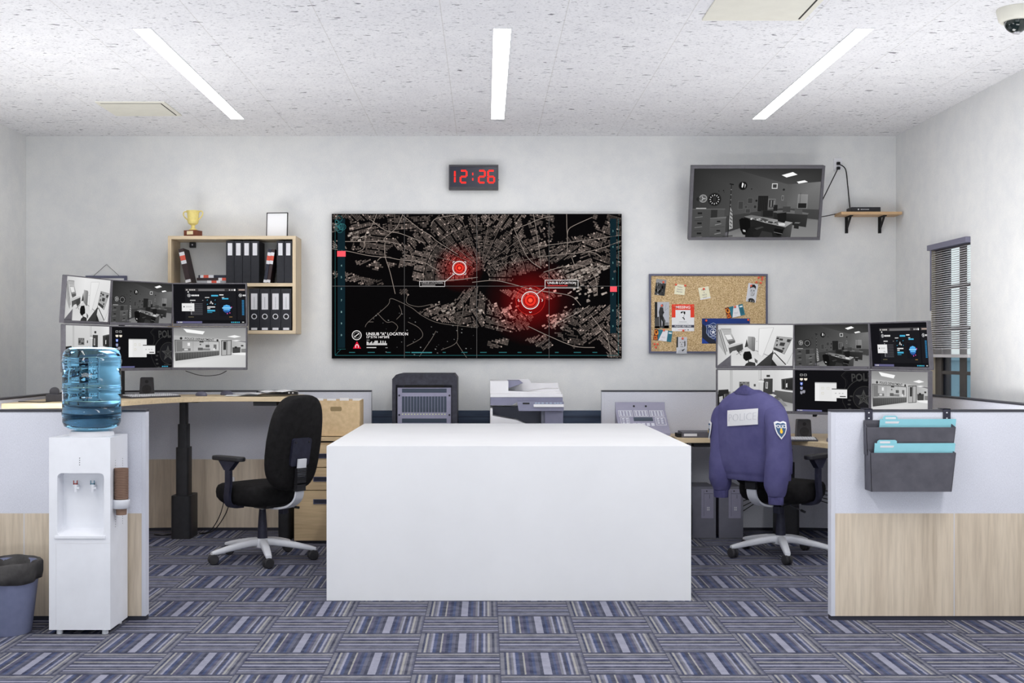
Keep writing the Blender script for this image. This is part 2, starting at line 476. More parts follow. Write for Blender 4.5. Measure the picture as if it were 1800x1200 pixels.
# ---------------------------------------------------------------- what the screens show
def pic_office(W, H):
    p = Pic(W, H, 1000, 540)
    p.poly([(0,0),(300,0),(745,122),(745,320),(0,420)], [42,54,88,92,58], 0)
    p.poly([(0,420),(745,320),(745,400),(0,540)], [58,92,70,60], 0)
    p.poly([(300,0),(1000,0),(1000,103),(745,125)], [52,46,58,70], 0)
    p.poly([(745,122),(1000,103),(1000,330),(745,312)], [84,120,98,96], 0)
    p.poly([(745,312),(1000,322),(1000,410),(745,370)], [66,70,66,58], 1)
    p.poly([(270,372),(745,305),(745,372),(480,440),(270,505)], [62,60,52,56,60], 1)
    p.poly([(285,540),(300,500),(480,440),(745,372),(1000,402),(1000,540)], [128,120,96,84,120,132], 1)
    p.poly([(690,52),(775,28),(812,48),(728,70)], 250, 2); p.poly([(812,103),(872,92),(898,105),(826,118)], 245, 2)
    # filing cabinets
    p.rect(0,322,148,540,74,2); p.poly([(0,322),(0,316),(258,314),(262,322)], 96, 2)
    p.rect(150,325,255,392,48,2); p.poly([(200,325),(255,322),(258,385),(200,390)], 78, 3)
    p.poly([(145,398),(270,388),(270,540),(145,540)], [92,88,80,74], 2)
    p.poly([(145,395),(145,388),(275,378),(270,390)], 112, 3)
    for v in (350, 430, 510):
        p.rect(45,v-6,80,v+8,34,3); p.line([(25,v+35),(85,v+28)], 4, 130, 3); p.line([(20,v+60),(90,v+56)], 2, 42, 3)
    for v in (412, 485):
        p.rect(200,v-2,228,v+10,36,3); p.line([(185,v+32),(235,v+22)], 4, 150, 3); p.line([(150,v+52),(265,v+46)], 2, 46, 3)
    # fan and clock
    p.disc(82,235,32,150,3); p.disc(82,235,25,92,4); p.disc(45,240,16,40,3); p.line([(60,262),(58,310)],9,62,3); p.line([(30,312),(110,312)],8,170,3)
    for k in range(3): p.line([(82,235),(82+20*math.cos(k*2.1),235+20*math.sin(k*2.1))],7,170,5)
    p.disc(172,242,54,22,3,28); p.ring(172,242,54,7,46,4)
    for k in range(12): p.line([(172+40*math.cos(k*PI/6),242+40*math.sin(k*PI/6)),(172+28*math.cos(k*PI/6),242+28*math.sin(k*PI/6))],7,178,4)
    p.rect(157,222,188,262,46,5)
    # flag pole and flag
    p.line([(300,122),(292,540)], 6, 32, 3); p.line([(285,120),(318,126)],9,28,3); p.line([(250,536),(330,530)],8,60,3)
    p.poly([(300,300),(318,340),(328,470),(300,480),(296,420)], 160, 4)
    for k in range(5): p.poly([(302,325+k*30),(320,345+k*28),(322,357+k*27),(301,338+k*29)], 72, 5)
    for k in range(9): p.rect(297,140+k*20,304,149+k*20,120 if k % 2 else 50,4)
    # mirror dome
    p.disc(390,134,37,20,3,24); p.ring(390,134,37,5,60,4); p.poly([(383,110),(396,118),(388,150),(380,145)],235,5); p.poly([(405,118),(412,130),(406,155),(402,140)],170,5); p.rect(375,98,405,106,60,4)
    for (u, v, r) in ((203,176,4),(240,172,5),(460,160,5),(245,185,3)): p.disc(u,v,r,30,3,8)
    p.frame(618,116,662,158,6,210,3); p.rect(628,126,652,148,60,3)
    p.disc(713,165,9,40,3); p.rect(700,210,716,250,130,3); p.rect(704,216,712,244,60,4)
    for (a, b, c, d, g) in ((360,256,402,320,62),(433,230,474,274,60),(410,288,436,314,66),(482,286,508,314,48),(420,315,460,350,64)):
        p.rect(a,b,c,d,g,3); p.frame(a,b,c,d,3,96,4)
    p.rect(516,214,594,335,30,3)
    for k in range(5): p.rect(524+k*14,222,531+k*14,330,40,4)
    p.rect(596,236,655,314,110,3); p.rect(602,244,648,308,72,4)
    for k in range(4): p.rect(606+k*11,250,613+k*11,300,130 if k % 2 else 40,5)
    p.disc(503,252,9,34,4)
    p.frame(828,202,906,312,4,140,3); p.poly([(832,206),(902,206),(902,272),(832,272)],[128,138,132,120],2); p.rect(834,272,898,310,34,4)
    p.line([(848,188),(846,272)],3,70,5)
    # far desk
    p.poly([(620,330),(780,326),(922,350),(915,362),(645,345)], 104, 4)
    p.poly([(645,345),(915,362),(908,462),(780,442),(645,405)], [40,54,46,34,30], 4)
    p.rect(715,298,775,342,66,5); p.rect(700,262,745,312,88,4); p.poly([(808,318),(870,320),(872,360),(812,356)],84,5)
    p.rect(640,285,672,332,34,5); p.poly([(812,430),(850,432),(850,475),(812,470)],40,5); p.poly([(812,430),(850,432),(862,424),(822,422)],118,5)
    p.poly([(545,328),(660,330),(660,402),(545,396)],52,4); p.poly([(560,330),(640,330),(640,378),(560,378)],34,5)
    # near desk
    p.poly([(410,378),(470,364),(800,424),(742,462),(585,428)], [120,104,168,150,134], 5)
    p.poly([(742,462),(800,424),(790,540),(712,540)], [60,76,66,54], 5)
    p.poly([(410,378),(585,428),(742,462),(712,540),(480,540)], 34, 5)
    for k in range(26):
        u = 440+random.random()*290; v = 372+ (u-440)*.19+random.random()*18; g = random.choice((30, 50, 190, 220, 90))
        p.poly([(u,v),(u+14,v+2),(u+10,v+9),(u-3,v+6)], g, 6)
    p.poly([(560,388),(610,404),(585,414),(540,398)],70,7); p.poly([(610,414),(650,420),(638,430),(600,424)],46,7)
    p.poly([(672,352),(745,344),(748,402),(735,428),(682,416)],26,7); p.poly([(672,352),(745,344),(738,338),(668,345)],90,8)
    p.poly([(690,430),(735,428),(735,450),(690,448)],210,8)
    p.poly([(660,470),(730,480),(726,520),(690,530),(655,500)],18,6); p.line([(655,500),(725,516)],4,120,7)
    p.poly([(375,402),(395,388),(440,392),(462,410),(470,490),(462,530),(410,520),(388,480)], 16, 7)
    p.poly([(408,480),(428,484),(432,500),(412,496)],180,8)
    p.poly([(455,470),(500,452),(540,470),(535,482),(490,500),(500,540),(430,540),(430,520)], 30, 7)
    p.poly([(500,470),(560,455),(575,462),(520,482)],62,8); p.poly([(560,490),(640,505),(650,540),(540,540)],52,6)
    return p
def pic_cell(W, H):
    p = Pic(W, H, 600, 330)
    p.poly([(0,0),(240,0),(240,190),(110,240),(0,330)], [205,232,226,214,196], 0)
    p.poly([(240,0),(600,0),(600,330),(320,210),(240,185)], [234,226,214,222,226], 0)
    p.poly([(240,180),(320,215),(600,330),(110,330),(108,225)], [206,212,222,216,208], 0)
    p.poly([(2,36),(20,34),(70,215),(66,245),(0,150)], 176, 1); p.line([(5,40),(66,242)],4,86,2); p.line([(20,38),(76,215)],5,98,2)
    p.poly([(22,30),(105,30),(110,66),(45,70)], 190, 1); p.frame(22,30,104,34,2,120,2)
    for k in range(6): p.line([(26+k*3,36+k*5),(105,35+k*5)],1.5,140,2)
    p.poly([(45,70),(110,66),(140,130),(85,150)], [170,190,128,110], 1); p.poly([(55,80),(100,78),(120,112),(78,120)],228,2)
    p.poly([(85,132),(138,125),(140,142),(92,160)],92,2)
    p.poly([(72,165),(195,143),(205,150),(90,185)], 198, 3); p.poly([(85,178),(200,152),(204,195),(185,215),(170,200),(120,212),(98,235)], [86,72,70,96,80,84,78], 2)
    p.poly([(148,182),(190,160),(185,200),(172,225),(152,210)],66,4); p.line([(150,240),(200,210)],4,110,4); p.line([(165,220),(190,245)],4,90,4)
    p.poly([(232,112),(244,175),(215,182)], 66, 3)
    p.poly([(240,92),(292,96),(300,108),(298,210),(284,214),(240,182)], [170,150,130,96,110,140], 2); p.line([(275,95),(277,205)],3,100,3)
    p.poly([(328,28),(445,20),(402,150),(360,255),(325,230)], [236,232,240,226,228], 1); p.line([(328,30),(325,240)],3,168,2); p.line([(445,22),(360,255)],3,170,2); p.line([(328,29),(445,21)],2,178,2)
    p.disc(312,132,3,90,3,8)
    p.poly([(472,92),(596,106),(534,236),(444,196)], 168, 1); p.line([(472,92),(596,106),(534,236),(444,196),(472,92)],3,90,2)
    for q in (((474,100),(490,102),(486,116),(468,114)),((494,108),(522,112),(518,128),(490,122)),((556,114),(588,118),(572,142),(550,136)),
              ((500,140),(540,144),(530,172),(492,166)),((470,152),(482,155),(476,172),(464,168)),((520,182),(536,186),(528,200),(514,196)),((452,180),(528,206),(516,226),(446,200)),((470,122),(482,124),(478,134),(466,132))): p.poly(q, 62, 3)
    p.poly([(310,330),(436,220),(440,200),(450,232),(540,330)], [60,58,90,64,44], 3); p.poly([(436,270),(470,300),(540,330),(430,330)], 40, 4)
    p.poly([(444,236),(470,224),(550,312),(540,330),(478,330),(436,276)], [222,226,206,196,186,200], 5); p.line([(452,222),(548,322)],8,40,6)
    p.line([(556,312),(600,224)],3,120,4)
    p.poly([(215,216),(258,212),(272,240),(276,272),(228,292),(206,270),(204,240)], 22, 5); p.line([(245,280),(250,302)],8,40,5)
    p.poly([(228,312),(258,296),(302,306),(306,330),(218,330)], 52, 5); p.poly([(295,268),(322,288),(318,312),(300,300)], 96, 5)
    p.line([(104,235),(106,330)],2,150,3)
    return p
def pic_interview(W, H):
    p = Pic(W, H, 600, 330)
    p.poly([(0,0),(455,0),(455,175),(0,178)], [206,214,204,196], 0); p.poly([(455,0),(600,0),(600,180),(455,165)], [212,232,222,206], 0)
    p.poly([(0,172),(330,172),(330,230),(0,250)], [120,116,108,112], 1); p.poly([(455,162),(600,180),(600,270),(455,235)], [92,100,86,80], 1)
    p.poly([(430,190),(600,262),(600,330),(0,330),(0,250),(200,215)], [140,160,178,150,140,130], 0)
    p.line([(110,0),(112,200)],20,188,1); p.line([(100,0),(102,190)],2,150,2)
    p.line([(330,0),(332,178)],8,194,2); p.line([(346,0),(346,72)],3,88,3); p.poly([(346,70),(362,78),(372,96),(324,96),(332,78)], [120,160,244,244,160], 4)
    p.rect(172,94,254,148,126,2); p.frame(172,94,254,148,2,80,3)
    for q in ((178,112,186,136),(188,110,200,134),(212,128,244,140),(180,98,188,106),(206,98,214,106),(238,100,246,108)): p.rect(*q, 50, 3)
    p.rect(288,112,304,132,84,2); p.rect(390,38,418,56,60,2)
    p.poly([(368,68),(440,68),(438,196),(362,186)], [70,66,58,62], 2); p.poly([(384,95),(402,95),(400,150),(382,148)], 190, 3); p.rect(389,100,395,140,60,4)
    p.poly([(508,72),(600,60),(600,166),(510,156)], [84,70,64,80], 2); p.poly([(518,80),(598,70),(598,158),(520,150)], [46,50,40,36], 3); p.line([(540,76),(540,152)],4,110,4); p.poly([(546,110),(556,104),(556,140),(546,138)],226,4)
    p.line([(508,156),(600,172)],5,196,3)
    p.poly([(5,160),(85,155),(90,190),(5,200)], 40, 2); p.poly([(0,195),(50,192),(52,290),(0,300)], 34, 3); p.poly([(12,215),(40,208),(42,250),(14,262)], 180, 4); p.rect(60,190,90,230,70,3)
    p.poly([(398,200),(440,192),(470,205),(450,216)], 206, 3); p.poly([(470,208),(505,230),(560,290),(440,300),(400,260)], [150,150,136,120,130], 1)
    return p
def pic_reception(W, H):
    p = Pic(W, H, 592, 320)
    p.poly([(0,0),(592,0),(592,110),(470,100),(0,60)], [140,150,172,168,164], 0)
    p.poly([(0,60),(470,96),(470,200),(0,215)], [178,196,190,176], 0); p.poly([(470,98),(592,118),(592,205),(470,200)], [176,196,190,170], 0)
    p.poly([(0,200),(592,195),(592,320),(0,320)], [178,206,200,226], 0)
    p.poly([(80,6),(256,28),(240,52),(108,36)], 246, 2); p.poly([(440,70),(500,58),(552,70),(500,80)], 244, 2); p.poly([(476,102),(520,97),(552,102),(510,108)],236,2)
    p.disc(62,84,11,50,3,10); p.disc(360,100,9,50,3,10)
    p.text('POLICE DEPARTMENT', 212, 92, 25, 44, 4, .98, .4, rot=.05)
    p.poly([(8,98),(375,110),(375,200),(12,205)], [150,196,204,176], 1)
    p.line([(8,98),(375,111)],5,82,3); p.line([(12,98),(18,262)],7,78,3); p.line([(374,110),(374,215)],5,96,3); p.line([(160,103),(160,190)],2,130,3); p.line([(285,108),(285,188)],2,130,3)
    p.poly([(22,104),(72,106),(72,190),(24,192)],122,2); p.rect(115,120,135,145,236,2); p.rect(212,106,246,118,70,3); p.rect(214,128,226,140,96,3); p.rect(262,136,295,158,90,3); p.rect(328,134,352,172,112,3)
    p.rect(72,165,140,186,120,3); p.rect(88,168,118,182,206,4); p.rect(200,160,240,182,96,3); p.rect(240,166,300,182,130,4); p.poly([(325,168),(338,160),(340,182),(326,182)],224,4)
    p.poly([(10,194),(375,178),(378,186),(14,204)], [156,186,170,140], 3); p.poly([(14,204),(375,186),(375,222),(16,268)], [84,112,92,60], 3)
    for k in range(34):
        u = 20+k*10.4; p.line([(u,206-(u-14)*.05),(u,264-(u-16)*.128)],3,68 if k % 2 else 98,4)
    p.poly([(376,108),(392,108),(392,226),(376,224)],200,2)
    p.poly([(390,100),(476,98),(474,220),(390,226)], 78, 2); p.poly([(396,106),(470,104),(468,216),(396,222)], 176, 3); p.poly([(408,110),(432,110),(430,178),(408,178)],52,4); p.line([(438,104),(436,222)],5,62,4)
    p.poly([(482,158),(548,156),(546,200),(484,204)], 70, 3); p.rect(500,150,520,166,44,4); p.rect(552,138,572,150,56,3); p.poly([(478,206),(592,200),(592,222),(500,216)],240,2)
    p.poly([(555,170),(592,168),(592,200),(555,198)],130,2)
    return p
CYAN = (74, 176, 214)
def pic_dashboard(W, H):
    p = Pic(W, H, 592, 320)
    p.rect(0,0,592,320,(20,20,24),0); p.rect(96,34,512,292,(29,29,33),1); p.rect(524,34,592,292,(29,29,33),1)
    p.rect(96,34,512,58,(58,56,58),2); p.rect(205,40,420,56,(112,110,112),3); p.rect(524,34,592,58,(58,56,58),2)
    for u in (104, 130, 148, 166): p.rect(u,42,u+14,52,(190,186,184),3)
    for u in (455, 475): p.rect(u,42,u+12,54,(170,168,170),3)
    p.disc(502,48,8,235,3); p.rect(535,42,585,52,(180,160,150),3)
    p.disc(122,64,6,225,3)
    for u0 in (0, 420):
        p.ring(128+u0,92,13,3,(220,220,224),3); p.poly([(120+u0,86),(136+u0,90),(130+u0,100)],210,3)
        for k in range(5): p.rect(148+u0+k*13,86,158+u0+k*13,98,236,3)
    p.rect(136,128,180,136,200,3); p.rect(235,130,245,134,150,3)
    for k in range(9): p.rect(140,158+k*11,238,160+k*11,(120,120,126),2)
    for k in range(8): p.disc(145,150+k*13,4,(170,170,176),3,8)
    p.rect(310,88,366,100,CYAN,3); p.rect(258,106,294,112,210,3)
    for (a, b) in ((276,128),(340,128),(276,162),(340,162)): p.line([(a,b),(a+6,b)],3,CYAN,3); p.line([(a,b),(a,b+6)],3,CYAN,3)
    p.line([(300,160),(308,138),(316,160)],4,230,3); p.disc(320,158,6,200,4)
    p.rect(266,116,356,176,(24,26,30),2); p.rect(276,182,340,190,230,3); p.rect(276,194,300,204,190,3); p.rect(276,210,340,222,CYAN,3); p.rect(276,228,316,234,(50,130,160),3)
    p.rect(376,84,410,92,236,3); p.rect(396,106,416,112,200,3); p.rect(398,114,450,124,CYAN,3)
    p.rect(375,148,482,260,(24,25,31),2)
    p.poly([(402,192),(410,175),(435,168),(460,175),(468,192),(462,218),(440,236),(424,234),(408,218)],[(60,150,230),(90,180,240),(120,200,250),(90,180,240),(70,160,235),(50,110,200),(30,50,110),(30,50,110),(50,110,200)],3)
    p.rect(398,190,472,198,(150,216,250),4); p.rect(412,204,458,210,(120,200,246),4)
    for (a, b) in ((474,188),(440,240),(460,234)): p.disc(a,b,5,(200,80,160),4,8)
    for k in range(14): p.rect(560,130+k*9,578,135+k*9,(54,130,180),3)
    p.rect(120,264,165,270,(96,90,70),3); p.rect(455,264,480,270,(140,110,70),3)
    p.rect(68,156,170,220,232,5); p.disc(86,184,6,60,6,8); p.rect(100,178,150,190,206,6); p.rect(130,204,150,212,190,6)
    p.rect(22,302,232,318,(98,96,132),3); p.disc(40,310,5,210,4,8); p.rect(50,306,70,314,200,4)
    for k in range(5): p.rect(470+k*15,306,480+k*15,314,CYAN if k != 2 else (90,210,200),4)
    p.rect(560,306,576,313,200,4)
    return p
def star(p, x, y, r, col, layer, k=.42):
    p.poly([(x+(r if i % 2 == 0 else r*k)*math.sin(PI*i/5), y-(r if i % 2 == 0 else r*k)*math.cos(PI*i/5)) for i in range(10)], col, layer)
def pic_desktop(W, H):
    p = Pic(W, H, 578, 323)
    p.rect(0,0,578,323,(17,17,20),0)
    a = 46
    p.line([(366,38),(402,4),(430,0)],4,a,1); p.line([(366,38),(398,70),(404,112),(376,170),(378,240),(410,300),(430,323)],4,a,1)
    p.line([(376,40),(406,12),(578,8)],2,36,1); p.line([(384,40),(412,76),(414,100)],2,36,1)
    p.text('POLI', 512, 54, 84, 62, 2, .80, 2.0, rot=-.05); p.rect(570,20,578,80,(17,17,20),3)
    p.ring(545,210,150,6,52,1,40,195,300); p.ring(545,205,90,8,44,1,40,90,330); p.disc(545,205,80,(30,30,33),1)
    star(p,538,208,66,66,2); star(p,538,208,46,46,3)
    for i in range(5): t = i*2*PI/5; p.line([(538,208),(538+62*math.sin(t),208-62*math.cos(t))],3,84,4)
    for k in range(7):
        t = R(150+k*16); u, v = 545+118*math.cos(t), 215-118*math.sin(t)+40
        p.disc(u,v,13,58,2,10,7)
    p.rect(500,296,570,304,54,2)
    for (u, v) in ((40,36),(72,36)): p.frame(u,v-7,u+22,v+9,2.5,190,2)
    for (u, v) in ((52,72),(86,72)): p.poly([(u-13,v-9),(u+13,v-9),(u+12,v+4),(u,v+10),(u-12,v+4)],(236,228,214),2)
    for (u, v, c) in ((52,108,(104,130,220)),(52,144,(150,156,190)),(52,178,(150,150,160)),(72,170,(150,150,160))): p.poly([(u-10,v-13),(u+10,v-13),(u+10,v+4),(u,v+13),(u-10,v+4)],c,2)
    p.disc(52,106,6,(220,226,245),3,8)
    p.rect(160,93,330,238,228,2); p.rect(160,93,330,101,190,3); p.rect(160,101,196,238,236,3)
    for (u, v) in ((222,138),(264,138),(222,178)): p.frame(u-9,v-9,u+9,v+9,2,(206,202,180),4)
    p.rect(293,139,412,212,232,5); p.rect(293,139,412,146,60,6); p.rect(356,196,402,203,40,6)
    for u in (318, 348, 372): p.rect(u,172,u+12,180,190,6)
    p.rect(14,309,216,322,(96,96,136),2); p.rect(24,312,30,318,220,3); p.rect(36,312,60,318,190,3)
    for k in range(4): p.rect(480+k*16,310,490+k*16,318,CYAN,2)
    return p
def screen_desk_left(W, H): return pic_desktop(W, H)

def pic_map(W, H):
    """Night city map on the video wall; u, v in units of the photo crop (510 x 254)."""
    rnd = random.Random(11)
    UW, UH = 510.0, 254.0
    p = Pic(W, H, UW, UH); S = 4.446
    p.rect(0,0,UW,UH,(7,6,7),0)
    A = lambda pts: [((x-15)/S, (y-25)/S) for x, y in pts]
    B = lambda pts: [((x-15)/S+250/1.0, (y-25)/S) for x, y in pts]
    B = lambda pts: [(x/S+247, (y-25)/S) for x, y in pts]
    land = [A([(15,25),(1156,25),(1156,545),(1000,545),(700,560),(640,545),(655,440),(560,420),(440,350),(270,330),(150,300),(15,285)]),
            A([(200,390),(370,380),(415,440),(380,468),(205,420)]), A([(15,472),(130,480),(430,565),(310,592),(140,552),(15,522)]),
            A([(345,535),(420,545),(425,580),(340,570)]), A([(535,608),(612,612),(612,668),(540,650)]),
            A([(690,800),(800,735),(960,720),(1060,610),(1160,590),(1160,912),(1000,890),(860,865)]),
            A([(440,400),(560,400),(600,430),(470,460)]),
            B([(0,25),(640,25),(650,110),(625,235),(560,300),(600,420),(555,452),(300,552),(0,540)]),
            B([(700,25),(1168,25),(1168,180),(1060,200),(960,150),(940,25)]), B([(600,290),(720,215),(980,165),(1050,200),(1168,240),(1168,300),(600,425)]),
            B([(690,430),(1168,310),(1168,430),(1000,470),(980,640),(930,640),(820,545),(560,560),(520,500)]),
            B([(0,640),(60,620),(170,740),(480,820),(440,925),(300,955),(0,900)]),
            B([(560,850),(720,780),(840,760),(1168,725),(1168,1150),(1070,1150),(1000,1010),(800,1075),(640,955)]),
            B([(110,1025),(300,985),(280,1062),(130,1080)]), B([(410,1010),(560,960),(645,1060),(560,1092)]),
            B([(210,620),(480,600),(700,660),(640,700),(520,690),(300,690)])]
    holes = [A([(545,148),(655,160),(640,205),(610,200),(605,270),(530,240)]), A([(680,255),(738,262),(728,322),(668,312)]),
             A([(450,310),(480,290),(570,320),(565,362),(440,352)]), A([(825,385),(870,348),(895,368),(850,408)]), A([(1005,240),(1040,218),(1045,235),(1012,252)]),
             A([(100,60),(150,60),(155,130),(135,210),(100,160)]), A([(225,90),(280,70),(270,100),(235,110)]),
             B([(140,215),(290,120),(300,135),(165,245)]), B([(385,50),(430,60),(470,230),(440,225),(400,150)]), B([(405,360),(450,335),(475,360),(430,385)]),
             B([(640,80),(760,25),(790,40),(720,235),(640,240)]), B([(320,520),(540,450),(545,490),(330,545)]), B([(600,420),(900,330),(905,345),(605,440)]),
             B([(640,900),(660,890),(770,1010),(750,1020)]), B([(720,870),(740,865),(880,1010),(860,1020)]), B([(980,25),(1060,40),(1010,160),(970,90)]), B([(140,45),(180,70),(170,80),(140,60)])]
    canals = [A([(560,25),(700,120),(815,205),(940,310),(1060,390)]), A([(760,130),(800,60),(840,30)]), A([(1060,25),(1090,130),(1156,320)]), A([(15,180),(140,150)]),
              B([(310,25),(325,140),(310,260),(270,480)]), B([(420,25),(600,260),(600,420)]), B([(560,60),(590,220)]), B([(130,380),(350,320),(520,450)]), B([(0,180),(60,170),(200,90)])]
    def inside(pt, poly):
        x, y = pt; c = False; n = len(poly); j = n-1
        for i in range(n):
            xi, yi = poly[i]; xj, yj = poly[j]
            if (yi > y) != (yj > y) and x < (xj-xi)*(y-yi)/(yj-yi)+xi: c = not c
            j = i
        return c
    def seg_d(pt, a, b):
        ax, ay = a; bx, by = b; dx, dy = bx-ax, by-ay
        t = max(0, min(1, ((pt[0]-ax)*dx+(pt[1]-ay)*dy)/(dx*dx+dy*dy+1e-9)))
        return math.hypot(pt[0]-ax-dx*t, pt[1]-ay-dy*t)
    g1, g2 = (224.5, 95.0), (349.5, 152.0); ctr = (262, 100)
    def tint(x, y, c):
        d1 = math.hypot(x-g1[0], y-g1[1]); d2 = math.hypot(x-g2[0], y-g2[1])
        k = max(0, 1-d1/48)**1.3*1.0+max(0, 1-d2/80)**1.2*.9; k = min(k, 1)
        return (min(255, c[0]+105*k), c[1]*(1-.45*k), c[2]*(1-.45*k))
    p.glow(g2[0], g2[1], [0,14,30,55,82], [(190,20,20),(140,12,14),(84,8,10),(34,6,7),(7,6,7)], 1)
    p.glow(g1[0], g1[1], [0,10,24,44], [(170,30,24),(110,14,12),(46,8,8),(7,6,7)], 1)
    for poly in land: pass
    seeds = []
    for _ in range(85):
        x, y = rnd.uniform(0, UW), rnd.uniform(0, UH)
        ang = math.atan2(y-ctr[1], x-ctr[0]) if math.hypot(x-ctr[0], y-ctr[1]) < 115 and y < 160 else rnd.choice((-.45, .3, -.2, .15, .9, -.7))+rnd.uniform(-.12, .12)
        seeds.append((x, y, ang, rnd.uniform(2.7, 3.9), rnd.uniform(2.3, 3.1), rnd.uniform(.72, 1.16)))
    quads = []
    for si, (sx, sy, ang, du, dv, br) in enumerate(seeds):
        c, q = math.cos(ang), math.sin(ang)
        for i in range(-18, 19):
            for j in range(-20, 21):
                x = sx+i*du*c-j*dv*q; y = sy+i*du*q+j*dv*c
                if not (1 < x < UW-1 and 1 < y < UH-1): continue
                if j % 5 == 0 and rnd.random() < .8: continue
                if math.hypot(x-262, (y-112)*1.1) < 100 and y < 119: continue
                d0 = math.hypot(x-sx, y-sy)
                ok = True
                for sj, o in enumerate(seeds):
                    if sj != si and math.hypot(x-o[0], y-o[1]) < d0+.8: ok = False; break
                if not ok: continue
                if not any(inside((x, y), L) for L in land) or any(inside((x, y), h) for h in holes): continue
                if any(seg_d((x, y), a, b) < 2.2 for cn in canals for a, b in zip(cn[:-1], cn[1:])): continue
                if rnd.random() < .05: continue
                w = du*rnd.uniform(.72, 1.0)/2; h = dv*rnd.uniform(.66, .95)/2
                g = rnd.uniform(72, 118)*br
                if rnd.random() < .07: g = rnd.uniform(140, 190)
                col = tint(x, y, (g, g*.90, g*.85))
                p.poly([(x+a*w*c-b*h*q, y+a*w*q+b*h*c) for a, b in ((-1,-1),(1,-1),(1,1),(-1,1))], col, 2)
    rr = 13.0; ri = 0
    while rr < 100:
        rr += 2.75; ri += 1
        if ri % 6 == 0: rr += 1.1
        n = int(2*PI*rr/2.9)
        for k in range(n):
            th = 2*PI*k/n
            if (math.degrees(th) % 17) < 60/rr or rnd.random() < .05: continue
            x, y = 262+rr*math.cos(th), 112+rr*math.sin(th)/1.1
            if y > 118 or not (1 < x < UW-1 and 1 < y): continue
            if not any(inside((x, y), L) for L in land) or any(inside((x, y), h) for h in holes): continue
            if any(seg_d((x, y), a, b) < 1.7 for cn in canals for a, b in zip(cn[:-1], cn[1:])): continue
            g = rnd.uniform(64, 112)*(1.05 if (ri//6) % 2 else .9)
            if rnd.random() < .06: g = rnd.uniform(130, 170)
            w, h = 1.28*rnd.uniform(.7, 1), 1.15*rnd.uniform(.75, 1); t = th+PI/2
            p.poly([(x+a*w*math.cos(t)-b*h*math.sin(t), y+a*w*math.sin(t)+b*h*math.cos(t)) for a, b in ((-1,-1),(1,-1),(1,1),(-1,1))], tint(x, y, (g, g*.90, g*.85)), 2)
    # larger pale buildings by the water
    for (cx, cy, n, sp) in ((430,105,30,26),(445,140,26,24),(312,168,18,20),(205,165,12,14),(395,185,26,26),(470,95,20,18),(40,38,16,14),(300,175,14,30)):
        for _ in range(n):
            x, y = cx+rnd.gauss(0, sp*.7), cy+rnd.gauss(0, sp*.35); w, h = rnd.uniform(1.2, 3.4), rnd.uniform(.8, 2.0); g = rnd.uniform(120, 196); t = -.35
            p.poly([(x+a*w*math.cos(t)-b*h*math.sin(t), y+a*w*math.sin(t)+b*h*math.cos(t)) for a, b in ((-1,-1),(1,-1),(1,1),(-1,1))], tint(x, y, (g, g*.93, g*.88)), 3)
    road = (150, 138, 130); dim = (78, 74, 70)
    def way(pts, w, c, layer=3): p.line([(v.x, v.y) for v in smooth_path([(a, b, 0) for a, b in pts], 5)], w, c, layer)
    for pts in (A([(15,295),(90,310),(160,320),(300,350),(440,365)]), A([(370,390),(420,360),(560,385),(720,400),(800,440),(850,470)]), A([(430,235),(430,350),(470,480),(510,650)]),
                A([(110,240),(290,240),(430,238),(560,265)]), A([(365,25),(330,110),(280,180),(265,290),(215,320)]), A([(570,25),(520,130),(430,210),(425,240)]),
                A([(570,35),(700,140),(790,195),(840,240),(1000,340)]), A([(320,70),(430,150),(560,180),(735,250)]), A([(850,545),(1000,540),(1156,520)]), A([(790,120),(830,60),(1000,30)]),
                B([(0,560),(170,545),(320,575),(480,620),(640,640),(780,670),(850,740)]), B([(560,480),(700,440),(840,425),(920,460),(970,540),(980,660)]),
                B([(515,360),(720,340),(950,310),(1168,235)]), B([(740,25),(745,180),(770,130),(940,50)]), B([(500,280),(850,235),(1168,190)]), B([(325,130),(430,360),(540,450)]), B([(330,140),(420,110),(540,60),(640,40)]),
                B([(480,25),(510,200),(540,430)]), B([(745,320),(745,180)]), B([(930,820),(1000,910),(1060,1000),(1090,1150)]), B([(440,905),(600,980),(800,1060),(960,1070)]), B([(780,365),(800,420)]),
                B([(900,320),(960,330),(1010,360)]), B([(630,900),(840,790),(920,740)])):
        way(pts, .95, road)
    for pts in (A([(275,910),(300,870),(450,740),(470,690),(520,700),(640,760),(720,820),(860,880),(1156,915)]), A([(370,800),(440,870),(490,870),(530,910),(500,960)]), A([(1040,690),(1040,800),(1000,900),(990,1030),(870,1090)]),
                A([(990,1030),(1070,1150)]), A([(610,870),(700,920),(720,990),(600,1060)]), A([(830,940),(790,1010),(700,1140)]), A([(610,650),(600,720),(690,750),(800,730)]),
                A([(300,870),(340,870)]), A([(540,740),(560,800),(520,850)])):
        way(pts, .8, (112, 104, 98))
    for r in (20, 27, 34, 41, 49, 58, 70, 84):
        p.line([(ctr[0]+r*1.15*math.cos(R(t)), ctr[1]-6+r*math.sin(R(t))) for t in range(188, 353, 8)], .55, (20, 16, 16), 3)
    for t in range(195, 350, 14):
        p.line([(ctr[0]+16*math.cos(R(t)), ctr[1]-6+14*math.sin(R(t))), (ctr[0]+100*math.cos(R(t)), ctr[1]-6+88*math.sin(R(t)))], .6, (120, 108, 102), 3)
    for _ in range(46):
        x, y = rnd.uniform(70, 260), rnd.uniform(165, 250); w = rnd.uniform(.4, 1.2)
        p.poly([(x-w, y-w*.7), (x+w, y-w*.5), (x+w, y+w), (x-w, y+w*.6)], rnd.uniform(80, 150), 3)
    # interface overlay
    tl = (40, 96, 100)
    p.rect(10,8,23,236,(16,36,44),3); p.rect(490,8,501,210,(16,36,44),3)
